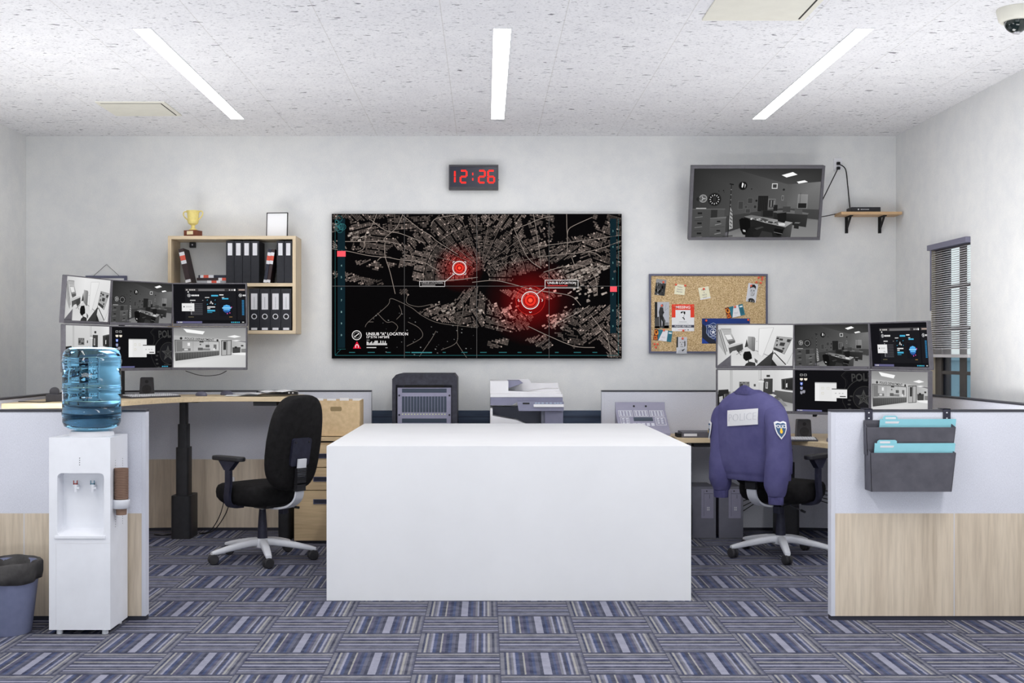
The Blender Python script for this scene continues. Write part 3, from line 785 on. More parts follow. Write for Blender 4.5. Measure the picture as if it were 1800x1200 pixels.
    for e in (5.5, 504.5): p.line([(e,8),(e,249)],.7,tl,4)
    p.line([(5.5,249),(504.5,249)],.9,tl,4); p.line([(5.5,249),(16,238)],.6,tl,4)
    p.line([(10,238),(24,238)],.7,tl,4)
    for k, ch in enumerate('4567890'): p.text(ch, 16.5, 91+k*20.4, 5, (150,190,190), 4)
    for k in range(7): p.text(str(k+3), 495, 30+k*28, 5, (120,170,170), 4)
    for k in range(14): p.rect(30+k*33,243,30+k*33+rnd.uniform(5,14),244.6,tl,4)
    p.rect(140,243,176,245,(60,130,136),4)
    for k in range(9):
        p.ring(14+rnd.uniform(-6,10), 10+rnd.uniform(-4,18), rnd.uniform(3,6), .6, (56,120,124), 4, 14)
    p.rect(9,65,24,75,(255,92,104),5); p.rect(490,127.5,502,137,(255,92,104),5)
    wh = (236, 232, 232)
    for (x, y, r, red) in ((g1[0], g1[1], 12.5, 7.5), (g2[0], g2[1], 16, 10)):
        p.ring(x,y,r,1.5,wh,5); p.disc(x,y,red,(238,52,40),5); p.ring(x,y,red*.6,1.4,(120,12,12),6); p.disc(x,y,red*.32,(255,96,66),6)
        p.ring(x,y,r*.82,.6,(250,110,96),6)
        for t in range(0, 360, 90):
            c, q = math.cos(R(t)), math.sin(R(t)); rr = r*1.36 if r > 14 else r*1.25
            a = R(45) if r < 14 else 0
            ux, uy = math.cos(R(t)+a), math.sin(R(t)+a); vx, vy = -uy, ux
            p.line([(x+ux*rr+vx*2.2-ux*1.6, y+uy*rr+vy*2.2-uy*1.6), (x+ux*rr, y+uy*rr), (x+ux*rr-vx*2.2-ux*1.6, y+uy*rr-vy*2.2-uy*1.6)], 1.0, wh, 5)
    p.ring(g2[0], g2[1], 26, .9, (190,40,34), 4)
    p.line([(g1[0]-9,g1[1]+10),(199,119)],.8,wh,5); p.frame(154,118,199,128,.8,wh,5)
    p.line([(g2[0]+11,g2[1]-11),(376,130)],.8,wh,5); p.frame(375,116,434,130.5,1.0,wh,5)
    p.text('UNSUB LOCATION', 405, 121.5, 5.6, wh, 5, 1.05, .10); p.rect(380,125.5,415,127.5,(230,40,40),5)
    p.text('UNSUB LOCATION', 176.5, 121.5, 4.2, (180,176,176), 5, 1.05, .05); p.rect(158,124.5,182,126,(150,146,146),5)
    p.text('UNSUB "A" LOCATION', 60, 211.5, 7.0, wh, 5, 1.03, .16, 'LEFT'); p.text('13\u00b031\'N 144\u00b050\'E', 60, 217, 5.4, wh, 5, 1.05, .12, 'LEFT')
    p.ring(43.5,213.5,8.6,1.2,wh,5); p.ring(43.5,213.5,5.5,.6,(150,150,150),5); p.line([(39,217),(48,210)],1.3,wh,5)
    p.poly([(44,224),(51,237),(37,237)],(226,30,60),5); p.ring(44,232.5,3,1.3,wh,6,14,180,360); p.rect(41,232,42.2,235.5,wh,6); p.rect(45.8,232,47,235.5,wh,6)
    for k in range(18):
        h = rnd.uniform(3, 8); p.rect(61+k*2.0,231-h,62.7+k*2.0,231,(210,208,208),5)
    p.rect(61,234.5,78,236,(220,220,220),5); p.rect(94,235,98,236,(160,160,160),5); p.rect(61,221.5,66,222.6,(160,160,160),5)
    # joints between the eight panels
    for x in (127.5, 255, 382.5): p.rect(x-.35,0,x+.35,UH,(96,94,94),7)
    p.rect(0,126.6,UW,127.4,(96,94,94),7)
    return p
# ---------------------------------------------------------------- room
YB, YF = 10.05, -2.6
XL, XR = -3.82, 3.418
ZC = 3.244
def slab(name, args, mat, kind=True):
    o = MB().box(*args).build(name, mat)
    if kind: struct(o)
    return o
slab('floor', (XL-.2, XR+.2, YF-.2, YB+.2, -.08, 0), M['carpet'])
slab('ceiling', (XL-.2, XR+.2, YF-.2, YB+.2, ZC, ZC+.1), M['ceiling'])
slab('wall_back', (XL-.2, XR+.2, YB, YB+.15, 0, ZC), M['wall'])
slab('wall_left', (XL-.15, XL, YF, YB, 0, ZC), M['wall'])
WY0, WY1, WZ0, WZ1 = 8.507, 9.256, .80, 2.262
m = MB()
m.box(XR, XR+.15, YF, WY0, 0, ZC); m.box(XR, XR+.15, WY1, YB, 0, ZC)
m.box(XR, XR+.15, WY0, WY1, 0, WZ0); m.box(XR, XR+.15, WY0, WY1, WZ1, ZC)
struct(m.build('wall_right', M['wall']))
# the wall behind the camera, with a wide opening added for the fill lamp
m = MB(); m.box(XL, XR, YF-.15, YF, 0, .35); m.box(XL, XR, YF-.15, YF, 2.75, ZC); m.box(XL, -3.3, YF-.15, YF, .35, 2.75); m.box(2.9, XR, YF-.15, YF, .35, 2.75)
struct(m.build('wall_front', M['wall']))
slab('baseboard_back', (XL, XR, YB-.02, YB, 0, .962), M['plank'])
slab('baseboard_left', (XL, XL+.015, YF, YB-.02, 0, .10), M['plank'])

# window in the right wall
w = thing('window_1', 'tall dark framed window behind the grey blinds on the right wall', 'window'); w['kind'] = 'structure'
def bar(name, x0, x1, y0, y1, z0, z1, mat): return MB().box(x0, x1, y0, y1, z0, z1).build(name, mat, w)
fx0, fx1 = XR+.030, XR+.044
for a in ((9.13, WY1), (WY0, WY0+.02)): bar('window_frame', fx0, fx1, a[0], a[1], WZ0, WZ1, M['winframe'])
bar('window_frame', fx0, fx1, WY0+.02, 9.13, WZ1-.05, WZ1, M['winframe']); bar('window_frame', fx0, fx1, WY0+.02, 9.13, WZ0, WZ0+.06, M['winframe'])
bar('mullion', fx0+.002, fx1-.002, 8.672, 8.785, WZ0+.06, WZ1-.05, M['winframe'])
for z in (1.295, 1.62, 1.93): bar('glazing_bar', fx0+.003, fx1-.003, WY0+.02, 9.13, z-.013, z+.013, M['winframe'])
bar('storm_bar', XR+.050, XR+.062, 9.02, 9.16, WZ0, WZ1, M['winnavy'])
bar('pane', XR+.046, XR+.049, WY0+.02, WY1-.01, WZ0+.06, WZ1-.05, M['glass'])
m = MB(); m.box(XR+.001, XR+.03, WY1-.004, WY1, WZ0, WZ1); m.box(XR+.001, XR+.03, WY0, WY1, WZ1-.004, WZ1); m.box(XR+.001, XR+.03, WY0, WY1, WZ0, WZ0+.004)
m.build('reveal', M['reveal'], w)
# neighbouring building seen through it
b = tag(MB().box(5.0, 5.6, 7.0, 22.0, -.08, 1.36).box(4.95, 5.65, 7.0, 22.0, 1.36, 1.42).build('neighbouring_building', M['teal']), 'teal rendered low building seen outside through the window', 'building')
slab('ground_outside', (XR+.15, 20, 3, 30, -.2, -.08), M['teal'])

# blinds
bl = thing('window_blind', 'grey venetian blind hanging half lowered over the window', 'window blind')
MB().box(XR-.035, XR+.028, WY0+.004, WY1-.004, 2.222, 2.262).build('headrail', M['blindhead'], bl)
m = MB(); n = 46; zt, zb = 2.205, 1.475
for i in range(n):
    t = i/(n-1); z = zt-(zt-zb)*(t if t < .8 else .8+(t-.8))
    m.add([(XR-.012, WY0+.01, z-.005), (XR-.012, WY1-.01, z-.005), (XR+.012, WY1-.01, z+.005), (XR+.012, WY0+.01, z+.005),
           (XR-.012, WY0+.01, z-.0042), (XR-.012, WY1-.01, z-.0042), (XR+.012, WY1-.01, z+.0058), (XR+.012, WY0+.01, z+.0058)],
          [(0,3,2,1),(4,5,6,7),(0,1,5,4),(1,2,6,5),(2,3,7,6),(3,0,4,7)])
for i in range(10):
    z = 1.468-i*.004
    m.box(XR-.013, XR+.013, WY0+.01, WY1-.01, z-.0006, z+.0006)
m.build('slats', M['shade'], bl)
MB().box(XR-.018, XR+.02, WY0+.008, WY1-.008, 1.408, 1.43).build('bottom_rail', M['shade'], bl)
MB().tube([(XR-.03, WY1-.07, 2.22), (XR-.03, WY1-.07, 1.76)], .006, 6).build('tilt_wand', M['blindhead'], bl)

# ceiling light strips: three in view, plus unseen area lamps added nearer the camera
LS = [(-1.953, -1.862, 'left ceiling light strip, slanting over the bookshelf and left desk'), (.044, .145, 'middle ceiling light strip, running straight over the white counter'),
      (2.062, 2.153, 'right ceiling light strip, slanting towards the wall television')]
for x0, x1, lab in LS:
    c = (x0+x1)/2
    t = thing('ceiling_light', lab, 'ceiling light', (c, 8.0, ZC), group='recessed ceiling light strips')
    m = MB()
    for (a, bb, cc, d) in ((-.056,-.048,-1.31,1.31),(.048,.056,-1.31,1.31),(-.048,.048,-1.31,-1.302),(-.048,.048,1.302,1.31)): m.box(a, bb, cc, d, -.004, .0)
    m.build('light_rim', M['white'], t)
    MB().box(-.048, .048, -1.302, 1.302, -.003, -.0005).build('diffuser', M['lightface'], t)
def lamp(name, loc, rot, sx, sy, e, col, spread=180):
    L = bpy.data.lights.new(name, 'AREA'); L.shape = 'RECTANGLE'; L.size = sx; L.size_y = sy; L.energy = e*.58; L.color = col; L.spread = R(spread)
    o = bpy.data.objects.new(name, L); COL.objects.link(o); o.location = loc; o.rotation_euler = rot
for x in (-2.8, .1, 2.7):
    lamp('added_strip_lamp', (x, 4.5, ZC-.02), (0, 0, 0), .25, 2.6, 78, (1, .985, .97))  # unseen lamps added near the camera to brighten the front faces
lamp('front_fill_lamp', (-.2, YF-.05, 1.55), (R(90), 0, 0), 6.0, 2.3, 75, (.88, .93, 1.0))  # added cool fill lamp behind the camera, no known window there
for sx, x in ((-1, XL+.06), (1, XR-.06)):
    lamp('floor_fill_lamp', (.1+sx*2.3, 3.2, .12), (R(172), 0, 0), 2.4, .8, 92, (.99, .99, 1.0))  # added fill lamp below the view, lifts the ceiling brightness
    lamp('divider_fill_lamp', (-2.5, 7.35, .80) if sx < 0 else (2.36, 7.12, .86), (R(180), 0, 0), 1.2 if sx < 0 else .80, 1.1, 64 if sx < 0 else 47, (1, .99, .98), 168)  # added fill lamp hidden behind a front divider, brightens the ceiling
# sky
wd = bpy.data.worlds.new('pale_sky'); SC.world = wd; wd.use_nodes = True
wd.node_tree.nodes['Background'].inputs[0].default_value = (.83, .95, .97, 1); wd.node_tree.nodes['Background'].inputs[1].default_value = 1.0

# ceiling access panels
def vent(lab, x0, x1, y0, y1):
    t = thing('ceiling_vent', lab, 'ceiling vent', ((x0+x1)/2, (y0+y1)/2, ZC), group='cream ceiling vents')
    a, bb = (x1-x0)/2, (y1-y0)/2
    m = MB()
    e = .03
    m.box(-a,a,-bb,-bb+e,-.008,0); m.box(-a,a,bb-e,bb,-.008,0); m.box(-a,-a+e,-bb+e,bb-e,-.008,0); m.box(a-e,a,-bb+e,bb-e,-.008,0)
    m.build('vent_frame', M['cream'], t)
    MB().box(-a+e,a-e,-bb+e,-bb+e+.012,-.0085,0).box(a-e-.010,a-e,-bb+e+.012,bb-e,-.0085,0).build('gap_shade_strip', M['slot'], t)  # solid dark strips stand in for shade in the gap on two edges
    MB().box(-a+e,a-e-.010,-bb+e+.012,bb-e,-.0075,0).build('panel', M['cream'], t)
    return t
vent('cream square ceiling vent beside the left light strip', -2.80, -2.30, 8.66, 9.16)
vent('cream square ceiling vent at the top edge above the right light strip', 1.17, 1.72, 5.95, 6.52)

# security dome camera
t = thing('security_camera', 'cream ceiling dome camera with a smoked black dome', 'security camera', (2.78, 6.32, ZC))
MB().lathe([(.098, 0), (.1, -.008), (.088, -.06), (.08, -.068), (0, -.068)], 32).build('camera_housing', M['creamcam'], t, smooth=40)
prof = [(.062*math.cos(R(a)), -.066-.062*math.sin(R(a))) for a in range(0, 91, 10)]
MB().lathe(prof, 28).build('smoked_dome', M['domeblack'], t, smooth=60)
MB().lathe([(.02, -.124), (.018, -.130), (0, -.130)], 16).build('lens', M['silver'], t, smooth=40)

# ---------------------------------------------------------------- cubicle dividers
def offset_path(pts, d):
    out = []; n = len(pts)
    for i in range(n):
        a = Vector(pts[max(i-1, 0)]); b = Vector(pts[i]); c = Vector(pts[min(i+1, n-1)])
        ns = []
        if i > 0: e = (b-a).normalized(); ns.append(Vector((-e.y, e.x)))
        if i < n-1: e = (c-b).normalized(); ns.append(Vector((-e.y, e.x)))
        q = sum(ns, Vector((0, 0))).normalized(); k = 1/max(.3, q.dot(ns[0]))
        out.append(b+q*d*k)
    return out
def strip(pts, th, z0, z1, m=None):
    m = m or MB(); a = offset_path(pts, th/2); b = offset_path(pts, -th/2)
    rings = [[(p.x, p.y, z0), (q.x, q.y, z0), (q.x, q.y, z1), (p.x, p.y, z1)] for p, q in zip(a, b)]
    return m.loft(rings)
PH = 1.137
def divider(label, pts, wood_to=None, th=.06, seams=()):
    """pts in world xy; pieces share the thing's origin at its first point"""
    pts = [Vector(p) for p in pts]; o = pts[0]
    loc = [p-o for p in pts]
    t = thing('cubicle_divider', label, 'cubicle divider', (o.x, o.y, 0), group='cubicle dividers')
    strip(loc, th-.012, 0, .024).build('plinth', M['plinth'], t)
    d0 = (loc[1]-loc[0]).normalized(); d1 = (loc[-1]-loc[-2]).normalized()
    inner = [loc[0]+d0*.022]+loc[1:-1]+[loc[-1]-d1*.022]
    zb = .024
    if wood_to:
        strip(inner, th, .024, wood_to).build('wood_panel', M['ashwood'], t); zb = wood_to
    strip(inner, th, zb, PH-.012).build('fabric_panel', M['fabric'], t)
    strip(loc, th+.006, PH-.012, PH).build('top_trim', M['trimdark'], t)
    for a, b in ((loc[0], loc[0]+d0*.0215), (loc[-1]-d1*.0215, loc[-1])):
        strip([a, b], th+.002, .024, PH-.012).build('end_post', M['endtrim'], t)
    for s in seams:
        MB().box(s-.002, s+.002, -th/2-.0006, th/2+.0006, .024, wood_to).build('seam', M['endtrim'], t)
    return t
arcL = [(-2.56-.72*math.sin(R(a)), 9.11+.72*math.cos(R(a))) for a in range(0, 91, 9)]
divider('front divider behind the water cooler and bin, grey fabric over pale wood', [(-3.40, 6.55), (-1.833, 6.55)], .578, seams=(.91,))
divider('L-shaped divider around the left desk, under the bookshelf wall', [(-.924, 9.83)]+arcL+[(-3.28, 6.60)], .578)
divider('front divider carrying the dark file pockets, grey fabric over pale wood', [(1.867, 6.55), (3.40, 6.55)], .578, seams=(.664,))
divider('L-shaped divider around the right desk, below the cork board', [(.945, 9.83)]+[(-x, y) for x, y in arcL]+[(3.28, 6.60)])

# ---------------------------------------------------------------- counter
t = thing('counter', 'large plain white counter block in the middle of the room', 'counter', (.1375, 8.155, 0))
hw, hd = 1.0625, 1.115
MB().box(-hw, hw, -hd, hd, .896, .90).build('countertop', M['white'], t)
MB().box(-hw, hw, -hd, -hd+.02, 0, .896).build('front_panel', M['white'], t)
MB().box(-hw, hw, hd-.02, hd, 0, .896).build('back_panel', M['white'], t)
for s in (-1, 1): MB().box(*sorted((s*hw, s*(hw-.02))), -hd+.02, hd-.02, 0, .896).build('side_panel', M['white'], t)

# ---------------------------------------------------------------- desks
def desk(label, side, z, name='corner_desk'):
    s = side
    t = thing(name, label, 'desk', (s*2.4, 9.0, 0))
    L = lambda x, y: (s*(x)-s*2.4, y-9.0)       # x measured outwards (positive), mirrored by side
    arc = [(2.57+.66*math.sin(R(a)), 9.10+.66*math.cos(R(a))) for a in range(0, 91, 10)]
    curve = bez((2.62, 8.26), (2.46, 8.62), (2.36, 9.26), (1.95, 9.24), 12)
    poly = [(1.46, 9.76)]+arc+[(3.23, 8.06)]+[(2.70, 8.16)]+curve+[(1.46, 9.21)]
    pts = [L(*q) for q in poly]
    a = sum(pts[i][0]*pts[(i+1) % len(pts)][1]-pts[(i+1) % len(pts)][0]*pts[i][1] for i in range(len(pts)))
    if a < 0: pts.reverse()
    MB().prism(pts, z-.036, z).build('desk_top', M['deskwood'], t, bev=.002)
    def leg(x, y, wide, hz):
        lx, ly = L(x, y)
        lg = MB().prism(rrect(.10, .14, .02, 3, lx, ly), hz, z-.40 if z > 1 else z-.2).prism(rrect(.075, .11, .015, 3, lx, ly), hz, z-.22 if z > 1 else z-.1).prism(rrect(.055, .085, .012, 3, lx, ly), hz, z-.04).box(lx-.12, lx+.12, ly-.05, ly+.05, z-.052, z-.037).build('leg', M['black'], t, smooth=30)
        MB().prism(rrect(wide, .26, .03, 4, lx, ly+.02), 0, hz+.002).build('leg_housing', M['black'], lg, smooth=30)
        return lg
    leg(2.36, 9.46, .155, .33); leg(1.55, 9.42, .10, .26)
    MB().box(*sorted((L(1.78, 0)[0], L(1.60, 0)[0])), .26, .38, z-.07, z-.037).build('cable_tray', M['black'], t)
    return t
ZL, ZR = 1.105, .79
desk('raised light wood corner desk on black lifting legs, on the left', -1, ZL)
desk('lower light wood corner desk on black lifting legs, behind the jacket chair', 1, ZR)
# ---------------------------------------------------------------- task chairs
def task_chair(label, loc, rz):
    t = thing('office_chair', label, 'office chair', loc, (0, 0, rz), group='black office chairs')
    m = MB()
    m.lathe([(.03, .085), (.052, .09), (.055, .12), (.045, .15), (.03, .152)], 24)
    for k in range(5):
        X = Matrix.Rotation(R(20+72*k), 4, 'Z')
        rings = []
        for r, z0, z1, w in ((.02,.095,.150,.026),(.08,.098,.149,.027),(.16,.090,.138,.027),(.25,.078,.120,.025),(.32,.068,.103,.023),(.355,.064,.094,.022),(.375,.064,.088,.018)):
            rings.append([(r, q[0], (z0+z1)/2+q[1]) for q in sellipse(w, (z1-z0)/2, .62, 14)])
        m.loft(rings, X=X)
    m.build('star_base', M['whiteplas'], t, smooth=45)
    for k in range(5):
        a = R(20+72*k); X = TR(.357*math.cos(a), .357*math.sin(a), 0, rz=a+R((40, -30, 75, 20, -60)[k]))
        m = MB()
        m.tube([(0, 0, .038), (0, 0, .07)], .009, 8, X=X)
        for s in (-1, 1):
            m.loft([[(s*x*1, r*math.cos(2*PI*i/18)-.004, .036+r*math.sin(2*PI*i/18)) for i in range(18)] for x, r in ((.003,.034),(.006,.036),(.020,.036),(.026,.030),(.027,.012))], X=X)
        m.box(-.004, .004, -.03, .02, .03, .066, X=X)
        m.build('caster', M['caster'], t, smooth=40)
    MB().lathe([(.036, .148), (.034, .19), (.031, .25), (.027, .31), (.024, .345), (.024, .352)], 20).build('gas_column', M['navyplate'], t, smooth=40)
    MB().lathe([(.015, .345), (.015, .385)], 14).build('column_collar', M['silver'], t, smooth=40)
    MB().box(-.10, .10, -.16, .12, .375, .398).box(-.04, .04, -.07, .05, .36, .38).build('seat_plate', M['black'], t, bev=.006)
    lv = MB().tube([(.09, -.04, .378), (.22, -.09, .352)], .0045, 8).build('tilt_lever', M['silver'], t, smooth=40)
    MB().tube([(.215, -.088, .353), (.25, -.102, .346)], .009, 8).build('lever_grip', M['black'], lv, smooth=40)
    MB().box(.04, .09, -.17, -.12, .325, .376).build('tilt_knob', M['navyplate'], t, bev=.006)
    rings = []
    for z, k in ((.392,.72),(.398,.84),(.415,.93),(.445,.985),(.480,1.0),(.512,.99),(.532,.95),(.543,.86),(.546,.6)):
        rings.append([(x, y+.025, z-(.012*max(0, y-.1)/.15 if z > .5 else 0)+(.02*max(0, y-.12)/.13 if z < .43 else 0)) for x, y in sellipse(.262*k, .252*k, .52, 40)])
    MB().loft(rings).build('seat', M['seatfab'], t, smooth=60)
    RB = TR(0, -.350, .835, rx=R(11))
    rings = []
    for y, k, kz in ((.058,.55,.6),(.056,.8,.85),(.048,.93,.95),(.030,.985,.988),(.004,1.0,1.0),(-.022,.99,.992),(-.036,.95,.965),(-.042,.86,.88),(-.044,.5,.55)):
        rings.append([(x*(1-.10*max(0, z)/.325), y+.5*x*x-.10*(z*z if z < 0 else .25*z*z), z) for x, z in sellipse(.226*k, .328*kz, .60, 44)])
    bk = MB().loft(rings, X=RB).build('backrest', M['seatfab'], t, smooth=60)
    MB().prism(rrect(.165, .19, .018, 4, 0, -.055), -.060, -.040, 'y', X=RB).build('back_plate', M['navyplate'], bk, smooth=30)
    for sx in (-.06, .06): MB().lathe([(.007, 0), (.006, .005), (0, .006)], 10, X=RB @ TR(sx, -.059, .015, rx=R(90))).build('plate_screw', M['black'], bk, smooth=40)
    path = smooth_path([(0, -.04, .383), (0, -.16, .372), (0, -.290, .398), (0, -.366, .455), (0, -.385, .55), (0, -.397, .64), (0, -.407, .725)], 5)
    def ribbon(pts, w, th, mb):
        rings = []
        for i, p in enumerate(pts):
            d = (pts[min(i+1, len(pts)-1)]-pts[max(i-1, 0)]).normalized(); nrm = Vector((0, d.z, -d.y))
            rings.append([p+Vector((sx*w/2, 0, 0))+nrm*sy*th/2 for sx, sy in ((-1,-1),(1,-1),(1,1),(-1,1))])
        return mb.loft(rings)
    br = ribbon(path, .072, .014, MB()).build('back_bracket', M['whiteplas'], t, smooth=40)
    m = MB()
    for i in range(14):
        z = .510+i*.0115; y = -.378-(z-.5)*.125
        m.cbox((0, y, z), (.082, .030, .008))
    m.cbox((0, -.388, .585), (.078, .024, .155))
    m.build('bellows', M['black'], br)
    for s in (-1, 1):
        m = MB(); w = .052; rings = []
        pts = smooth_path([(s*.16, .03, .390), (s*.255, .03, .398), (s*.288, .025, .45), (s*.288, .012, .55), (s*.288, .012, .665)], 5)
        for i, p in enumerate(pts):
            d = (pts[min(i+1, len(pts)-1)]-pts[max(i-1, 0)]).normalized(); nrm = Vector((d.z, 0, -d.x))
            rings.append([p+Vector((0, a*w/2, 0))+nrm*b*.012 for a, b in ((-1,-1),(1,-1),(1,1),(-1,1))])
        m.loft(rings)
        m.prism([(-.014, .645), (.038, .645), (.10, .712), (-.085, .712)], s*.288-.02, s*.288+.02, 'x')
        po = m.build('arm_post', M['navyplate'], t, smooth=30)
        MB().prism(rrect(.078, .305, .036, 5, s*.288, .012), .710, .740).build('arm_pad', M['black'], t, bev=.008)
    return t
CH1, RZ1 = (-1.555, 8.43, 0), R(51)
CH2, RZ2 = (2.095, 8.57, 0), R(-44.4)
chair = task_chair('black office chair with white star base, its back turned to the white counter', CH1, RZ1)
dup(chair, CH2, (0, 0, RZ2), 'black office chair with white star base, under the blue police jacket')

# ---------------------------------------------------------------- police jacket
JP = [(.572,.236,.150,-.270),(.580,.240,.153,-.271),(.615,.242,.154,-.274),(.622,.252,.158,-.275),(.70,.262,.160,-.283),(.85,.258,.152,-.298),(1.0,.252,.136,-.318),
      (1.07,.238,.118,-.332),(1.115,.205,.098,-.340),(1.148,.160,.080,-.346),(1.170,.115,.064,-.350),(1.182,.078,.052,-.352)]
def jint(z):
    for a, b in zip(JP[:-1], JP[1:]):
        if z <= b[0]:
            t = max(0, (z-a[0])/(b[0]-a[0])); return [p+(q-p)*t for p, q in zip(a, b)]
    return list(JP[-1])
JE = .66
def jfold(ang, z):
    k = max(0, min(1, (1.1-z)/.45))
    return 1+k*(.030*math.sin(5*ang+.8+2*z)+.018*math.sin(9*ang+1.7-5*z)+.010*math.sin(14*ang+9*z))
jk = thing('police_jacket', 'blue police jacket hung over the back of the right office chair', 'jacket', CH2, (0, 0, RZ2))
def jring(z):
    _, a, b, yc = jint(z); yc -= .055; out = []
    for i in range(56):
        th = 2*PI*i/56; c, q = math.cos(th), math.sin(th); k = jfold(th, z)
        out.append((a*k*math.copysign(abs(c)**JE, c), yc+b*k*math.copysign(abs(q)**JE, q), z))
    return out
zs = [.572,.578,.60,.615,.624]+[.64+.03*i for i in range(15)]+[1.07,1.09,1.105,1.12,1.135,1.148,1.16,1.17,1.178,1.182]
MB().loft([jring(z) for z in zs], caps=True).build('jacket_body', M['jacket'], jk, smooth=70)
rings = []
for z, a, b, yc in ((1.150,.125,.078,-.350),(1.168,.118,.076,-.356),(1.186,.092,.062,-.362),(1.190,.080,.052,-.360),(1.180,.066,.040,-.356)):
    rings.append([(a*math.cos(2*PI*i/28), yc-.055+b*math.sin(2*PI*i/28), z+(.034*max(0, -math.sin(2*PI*i/28))**5 if z > 1.175 else .010*max(0, -math.sin(2*PI*i/28))**5)) for i in range(28)])
MB().loft(rings, caps=True).build('collar', M['jacketdark'], jk, smooth=60)
def sleeve(pts, rr, n=24):
    P = [Vector(p) for p in smooth_path(pts, 6)]; k = len(P)
    rad = [v.x for v in smooth_path([(r, 0, 0) for r in rr], 6)]
    rings = []
    for i in range(k):
        ring = []
        for j in range(n):
            th = 2*PI*j/n; f = 1+.05*math.sin(3*th+i*.35)*(i/k)+.03*math.sin(5*th+i*.9)*(i/k)
            ring.append(P[i]+Vector((rad[i]*f*math.cos(th), rad[i]*f*math.sin(th)*.86, 0)))
        rings.append(ring)
    return rings[::-1]
sl = {-1: ([(-.125,-.40,1.090),(-.190,-.405,1.055),(-.222,-.41,.95),(-.226,-.415,.80),(-.222,-.42,.66),(-.218,-.425,.56),(-.216,-.425,.49)], [.070,.080,.080,.076,.082,.080,.056]),
      1: ([(.125,-.40,1.095),(.190,-.415,1.06),(.246,-.455,.95),(.270,-.49,.80),(.275,-.505,.66),(.270,-.51,.56),(.268,-.51,.49)], [.070,.084,.086,.082,.084,.080,.056])}
for s in (-1, 1):
    pts, rr = sl[s]
    so = MB().loft(sleeve(pts, rr)).build('sleeve', M['jacket'], jk, smooth=70)
    e = Vector(pts[-1])
    m = MB(); rings = []
    for z, r in ((.495,.048),(.487,.052),(.457,.051),(.438,.050),(.438,.038)):
        rings.append([(e.x+r*(1+.025*math.cos(14*2*PI*i/56))*math.cos(2*PI*i/56), e.y+r*.86*(1+.025*math.cos(14*2*PI*i/56))*math.sin(2*PI*i/56), z) for i in range(56)])
    MB().loft(rings[::-1]).build('cuff', M['jacketdark'], so, smooth=60)
def jsurf(x, z, off):
    _, a, b, yc = jint(z); yc -= .055; u = min(.98, abs(x)/a); q = (1-u**(2/JE))**(JE/2)
    th = math.atan2(-(q**(1/JE)), math.copysign(u**(1/JE), x))
    k = jfold(th % (2*PI), z)
    return (x, yc-b*q*k-off, z)
PX, PZ, PW, PHH = .012, 1.005, .235, .108
nx = 12; vs = []; fs = []
for o in (.012, .005):
    for j in range(4):
        for i in range(nx+1): vs.append(jsurf(PX-PW/2+PW*i/nx, PZ-PHH/2+PHH*j/3+.022*(i/nx-.5), o))
N = (nx+1)*4
for j in range(3):
    for i in range(nx):
        a = j*(nx+1)+i; fs.append((a, a+1, a+nx+2, a+nx+1)); fs.append((N+a+nx+1, N+a+nx+2, N+a+1, N+a))
edge = [i for i in range(nx+1)]+[j*(nx+1)+nx for j in range(1, 4)]+[3*(nx+1)+i for i in range(nx-1, -1, -1)]+[j*(nx+1) for j in range(2, 0, -1)]
for a, b in zip(edge, edge[1:]+edge[:1]): fs.append((b, a, N+a, N+b))
bp = MB().add(vs, fs).build('back_patch', M['patchwhite'], jk, smooth=40)
lv, lf = text_geo('POLICE', .074, 1.0, -.0015)
def thick(vs2, fs2, fn, o0, o1, mb):
    n = len(vs2); V = [fn(x, y, o1) for x, y in vs2]+[fn(x, y, o0) for x, y in vs2]
    E = {}
    for f in fs2:
        for a, b in zip(f, f[1:]+f[:1]): E[(a, b)] = E.get((a, b), 0)+1
    F = [list(f) for f in fs2]
    for (a, b) in E:
        if (b, a) not in E: F.append([b, a, n+a, n+b])
    return mb.add(V, F)
thick(lv, lf, lambda x, y, o: jsurf(PX+x*.92, PZ+y+.022*(x/PW), o), .011, .0135, MB()).build('back_lettering', M['patchletter'], bp)
SH = [(-.5,.42),(-.25,.5),(0,.44),(.25,.5),(.5,.42),(.47,.05),(.33,-.25),(0,-.56),(-.33,-.25),(-.47,.05)]
